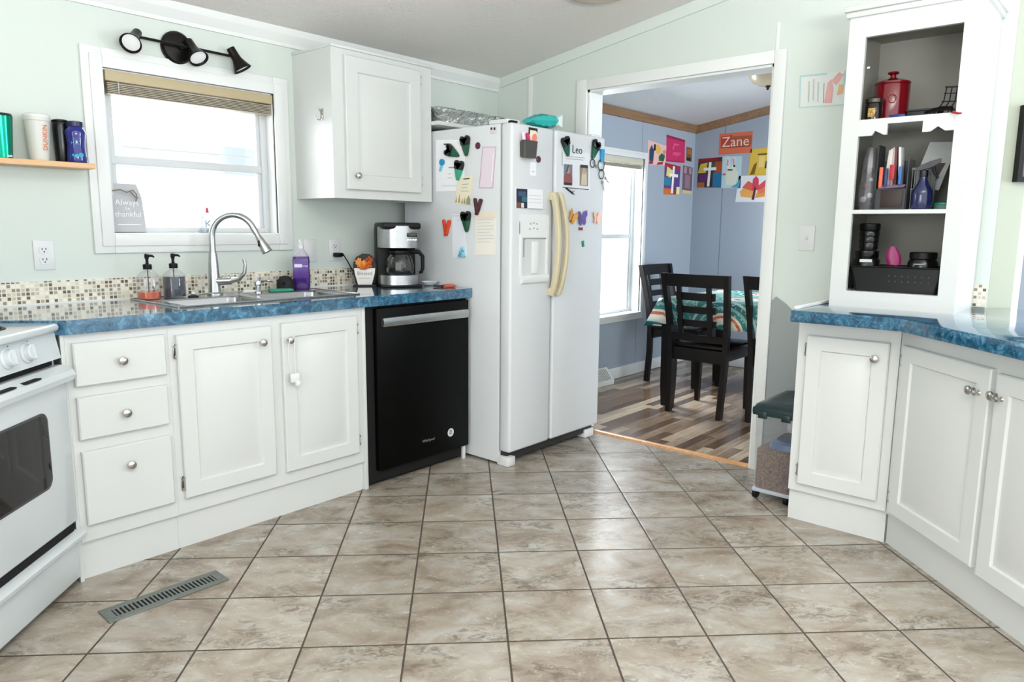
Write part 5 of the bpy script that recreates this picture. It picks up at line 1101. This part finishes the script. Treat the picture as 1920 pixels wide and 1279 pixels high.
for x in (TX0 + .05, TX1 - .05):
    for y in (TY0 + .05, TY1 - .05):
        b = MB(); b.loft([[(x + a, y + c, z) for a, c in ((-h, -h), (h, -h), (h, h), (-h, h))] for z, h in ((0, .034), (.15, .04), (.72, .046))]); b.obj('leg', ESP, tb, True)
# tablecloth with skirt
b = MB(); bm = b.bm; uvl = bm.loops.layers.uv.new('UVMap'); zt = .760
ov = .012; X0, X1, Y0, Y1 = TX0 - ov, TX1 + ov, TY0 - ov, TY1 + ov
def cl_face(vs, uvs):
    f = bm.faces.new([bm.verts.new(v) for v in vs])
    for l, q in zip(f.loops, uvs): l[uvl].uv = q
cl_face([(X0, Y0, zt), (X1, Y0, zt), (X1, Y1, zt), (X0, Y1, zt)], [(Y0, X0), (Y0, X1), (Y1, X1), (Y1, X0)])
per = []
def seg(a, c, n):
    for k in range(n): q = k / n; per.append((a[0] + (c[0] - a[0]) * q, a[1] + (c[1] - a[1]) * q))
seg((X0, Y0), (X0, Y1), 36); seg((X0, Y1), (X1, Y1), 26); seg((X1, Y1), (X1, Y0), 36); seg((X1, Y0), (X0, Y0), 26)
cxm, cym = (X0 + X1) / 2, (Y0 + Y1) / 2; NP = len(per); drop = .175
def outp(i, q):
    x, y = per[i % NP]; nx = -1 if abs(x - X0) < 1e-6 else (1 if abs(x - X1) < 1e-6 else 0); ny = -1 if abs(y - Y0) < 1e-6 else (1 if abs(y - Y1) < 1e-6 else 0)
    fl = .012 * q + .012 * q * math.sin(i * .9) + (.05 * q if nx and ny else 0)
    return (x + nx * fl, y + ny * fl, zt - drop * q - (.02 * q if nx and ny else 0))
for i in range(NP):
    for k in range(4):
        q0, q1 = k / 4, (k + 1) / 4
        vs = [outp(i, q0), outp(i, q1), outp(i + 1, q1), outp(i + 1, q0)]
        x, y = per[i]; x2, y2 = per[(i + 1) % NP]
        def uv_(px, py, q):
            d = drop * q
            if abs(x - X0) < 1e-6 and abs(x2 - X0) < 1e-6: return (py, px - d)
            if abs(y - Y1) < 1e-6 and abs(y2 - Y1) < 1e-6: return (py + d, px)
            if abs(x - X1) < 1e-6 and abs(x2 - X1) < 1e-6: return (py, px + d)
            return (py - d, px)
        cl_face(vs, [uv_(x, y, q0), uv_(x, y, q1), uv_(x2, y2, q1), uv_(x2, y2, q0)])
bmesh.ops.remove_doubles(bm, verts=bm.verts[:], dist=1e-5)
o = b.obj('tablecloth', CLOTH, angle=60); tag(o, 'teal medallion patterned tablecloth draped over the dining table', 'tablecloth')
so = o.modifiers.new('thick', 'SOLIDIFY'); so.thickness = .0015; so.offset = 1

# dining ceiling lamp
lx, ly = 5.0, 2.085; lz = zc(ly)
t = thing('ceiling_lamp', 'flush ceiling lamp with bronze rim and cream glass bowl in the dining room', 'lamp', (lx, ly, lz))
b = MB(); b.lathe([(.165, .03), (.175, -.02), (.17, -.035), (.14, -.06), (.135, -.05)], seg=36); b.obj('rim', mat('rim_bronze', '#2b211b', .35, .4), t)
b = MB(); b.lathe([(.14, -.052), (.13, -.085), (.10, -.125), (.06, -.145), (0, -.15)], seg=36); b.obj('shade', mat('cream_glass', '#b9ac92', .25), t)
b = MB(); b.lathe([(.014, -.148), (.018, -.155), (.008, -.165), (.01, -.172), (0, -.178)], seg=16); b.obj('finial', mat('rim_bronze', '#2b211b', .35, .4), t)
# wall register beside the dining baseboard
t = thing('baseboard_vent', 'small white register at the foot of the dining wall by the refrigerator', 'vent', (4.80, 3.2, 0))
b = MB(); b.loft([[(x, 3.256 - 0, .0), (x, 3.15, .0), (x, 3.15, .03), (x, 3.225, .125), (x, 3.242, .125)] for x in (4.62, 4.86)]); b.obj('cover', TRIM, t, True, smooth=False)
b = MB()
for k in range(9): x = 4.64 + .022 * k; b.loft([[(x + q, 3.157 - .002, .04), (x + q, 3.155, .042), (x + q, 3.216, .118), (x + q, 3.218, .117)] for q in (0, .01)])
b.obj('louvre', mat('vent_grey', '#a6a69f', .5), t, True)

# child paintings
def pw(h): return col(h, .8)
P2 = 'child paintings in the dining room'
drawing(WL, 'left most painting on the window wall with dark figures and red boots', [(5.43, 1.765), (5.72, 1.775), (5.73, 1.94), (5.42, 1.962)], pw('#e5b9b3'),
  [(pw('#22405c'), [(.08, .15), (.3, .15), (.34, .6), (.2, .85), (.08, .6)]), (pw('#d9b64a'), [(.45, .55), (.62, .5), (.72, .75), (.6, .95), (.45, .9)]), (pw('#1d5a40'), [(.62, .2), (.9, .2), (.95, .5), (.75, .58), (.6, .4)]), (pw('#1a1a22'), [(.3, .6), (.42, .65), (.42, .92), (.32, .9)]), (pw('#a0202a'), [(.05, .02), (.3, .05), (.28, .15), (.08, .14)]), (pw('#9a1f2a'), [(.5, 0), (.85, .05), (.85, .18), (.55, .12)]), (pw('#d47f76'), [(.85, .5), (.98, .6), (.95, .8), (.8, .7)])], group=P2)
drawing(WL, 'bright magenta painting on the dining window wall', [(5.735, 1.81), (6.065, 1.82), (6.055, 2.02), (5.725, 2.035)], pw('#c2245f'),
  [(pw('#8e1b4a'), R4(0, .9, 1, 1)), (pw('#d84a7c'), [(.3, .3), (.55, .25), (.8, .35), (.75, .42), (.4, .4)]), (pw('#d65583'), [(.3, .5), (.4, .75), (.7, .75), (.6, .68), (.42, .66), (.38, .5)]), (pw('#a81c52'), R4(.02, .02, .98, .07))], group=P2)
drawing(WL, 'purple and red cross painting below the magenta one', [(5.715, 1.53), (5.985, 1.535), (5.995, 1.785), (5.715, 1.80)], pw('#5a3a86'),
  [(pw('#a31f32'), R4(0, .86, 1, 1)), (pw('#1f7f9a'), R4(0, .3, .4, .55)), (pw('#e2cf7a'), [(.1, .6), (.4, .55), (.5, .8), (.15, .9)]), (pw('#c96a2a'), R4(0, 0, 1, .2)), (pw('#e9e2ae'), R4(.8, .02, 1, .28)), (pw('#f0ece6'), [(.45, .05), (.58, .05), (.62, .95), (.5, .95)]), (pw('#f0ece6'), R4(.3, .6, .85, .7)), (pw('#7a3020'), R4(.62, .02, .78, .2))], group=P2)
drawing(WL, 'small narrow brown painting near the corner of the dining room', [(6.095, 1.845), (6.195, 1.84), (6.195, 1.96), (6.09, 1.965)], pw('#7a4a22'), [(INK, R4(.05, .02, .8, .25)), (pw('#9a6430'), R4(.1, .5, .9, .9))], group=P2)
drawing(WL, 'tall mauve painting beside the corner of the dining room', [(6.04, 1.555), (6.222, 1.55), (6.222, 1.79), (6.04, 1.80)], pw('#6f5566'), [(pw('#a88a98'), [(.1, .75), (.35, .7), (.4, .95), (.15, .98)]), (pw('#a88a98'), [(.65, .72), (.9, .75), (.85, .98), (.62, .95)]), (pw('#8c7286'), R4(.25, .2, .75, .68)), (pw('#c9c08a'), R4(0, 0, 1, .12))], group=P2)
drawing(WD, 'coral painting with large block letters on the far dining wall', [(3.02, 1.893), (2.715, 1.893), (2.715, 2.075), (3.02, 2.075)], pw('#d9704f'), [(pw('#b54336'), [(.05, .3), (.35, .3), (.4, .9), (.05, .85)]), (pw('#a8563c'), R4(.35, .38, .98, .82)), (pw('#8f3b2e'), R4(.08, .3, .95, .36))], group=P2)
b = MB(); T = WD.T(.0032) @ Matrix.Translation((2.868, 1.995, 0)) @ Matrix.Scale(-1, 4, (1, 0, 0)); b.text('Zane', .125, T, .0004); b.obj('lettering', pw('#f0d2c0'), [o for o in bpy.data.objects if o.get('label', '').startswith('coral painting')][0], True)
drawing(WD, 'painting of a white cross on coloured blocks on the far dining wall', [(3.215, 1.612), (2.985, 1.605), (2.985, 1.872), (3.215, 1.867)], pw('#3c2f34'),
  [(pw('#8a1622'), R4(0, .88, .85, 1)), (pw('#c9b443'), [(0, .5), (.35, .5), (.4, .85), (.1, .82)]), (pw('#a34a1c'), R4(.72, .5, 1, .86)), (pw('#1f6f9a'), R4(.65, .02, 1, .5)), (pw('#5a2a6a'), R4(.05, .2, .4, .45)), (pw('#a2622f'), R4(.02, .0, .3, .18)), (pw('#2f5a3f'), R4(.5, .65, .72, .85)), (pw('#efeeea'), [(.42, .04), (.52, .04), (.57, .86), (.46, .86)]), (pw('#efeeea'), R4(.25, .58, .78, .68))], group=P2)
drawing(WD, 'pale blue painting of a long eared rabbit on the far dining wall', [(2.98, 1.60), (2.80, 1.595), (2.80, 1.87), (2.98, 1.88)], pw('#b9d3d9'),
  [(pw('#d8e0cf'), [(.25, .1), (.75, .1), (.85, .45), (.7, .66), (.3, .66), (.18, .4)]), (pw('#e3e9e4'), [(.25, .62), (.2, .95), (.34, .95), (.4, .64)]), (pw('#e3e9e4'), [(.5, .64), (.55, .98), (.66, .95), (.62, .62)]), (pw('#d98a9c'), R4(.24, .7, .32, .9)), (pw('#d98a9c'), R4(.55, .72, .62, .92)), (INK, R4(.58, .66, .68, .72)), (INK, R4(.3, .55, .55, .59)), (pw('#4f9fc0'), [(.5, .02), (.95, .02), (.98, .3), (.8, .14)]), (pw('#c9596a'), R4(.05, .4, .2, .46))], group=P2)
drawing(WD, 'yellow painting with black shapes beside the door casing', [(2.735, 1.70), (2.45, 1.695), (2.45, 1.93), (2.725, 1.925)], pw('#dcb844'), [(pw('#7a5a14'), [(.05, .02), (.2, .05), (.25, .5), (.15, .4)]), (pw('#2a2a1e'), [(.5, .25), (.9, .2), (.98, .5), (.7, .65), (.52, .5)]), (pw('#5a4a12'), R4(.25, .75, .6, .8)), (pw('#e8cf7a'), R4(.3, .3, .48, .7))], group=P2)
drawing(WD, 'white sheet with a red and orange leaf print on the far dining wall', [(2.84, 1.475), (2.45, 1.47), (2.45, 1.70), (2.82, 1.70)], pw('#e6e7ea'),
  [(pw('#e8a85a'), [(.12, .2), (.4, .15), (.45, .45), (.2, .6), (.08, .4)]), (pw('#e29a4c'), [(.45, .15), (.72, .2), (.75, .4), (.5, .45)]), (pw('#d9604c'), [(.12, .55), (.4, .4), (.45, .62), (.25, .8)]), (pw('#d2405a'), [(.36, .45), (.52, .45), (.5, .85), (.43, .98), (.36, .85)]), (pw('#d84a56'), [(.5, .4), (.72, .6), (.66, .82), (.5, .6)]), (pw('#e07a52'), [(.55, .3), (.78, .42), (.72, .56), (.5, .44)]), (pw('#5a2230'), [(.38, .08), (.44, .08), (.46, .5), (.42, .6)])], group=P2)
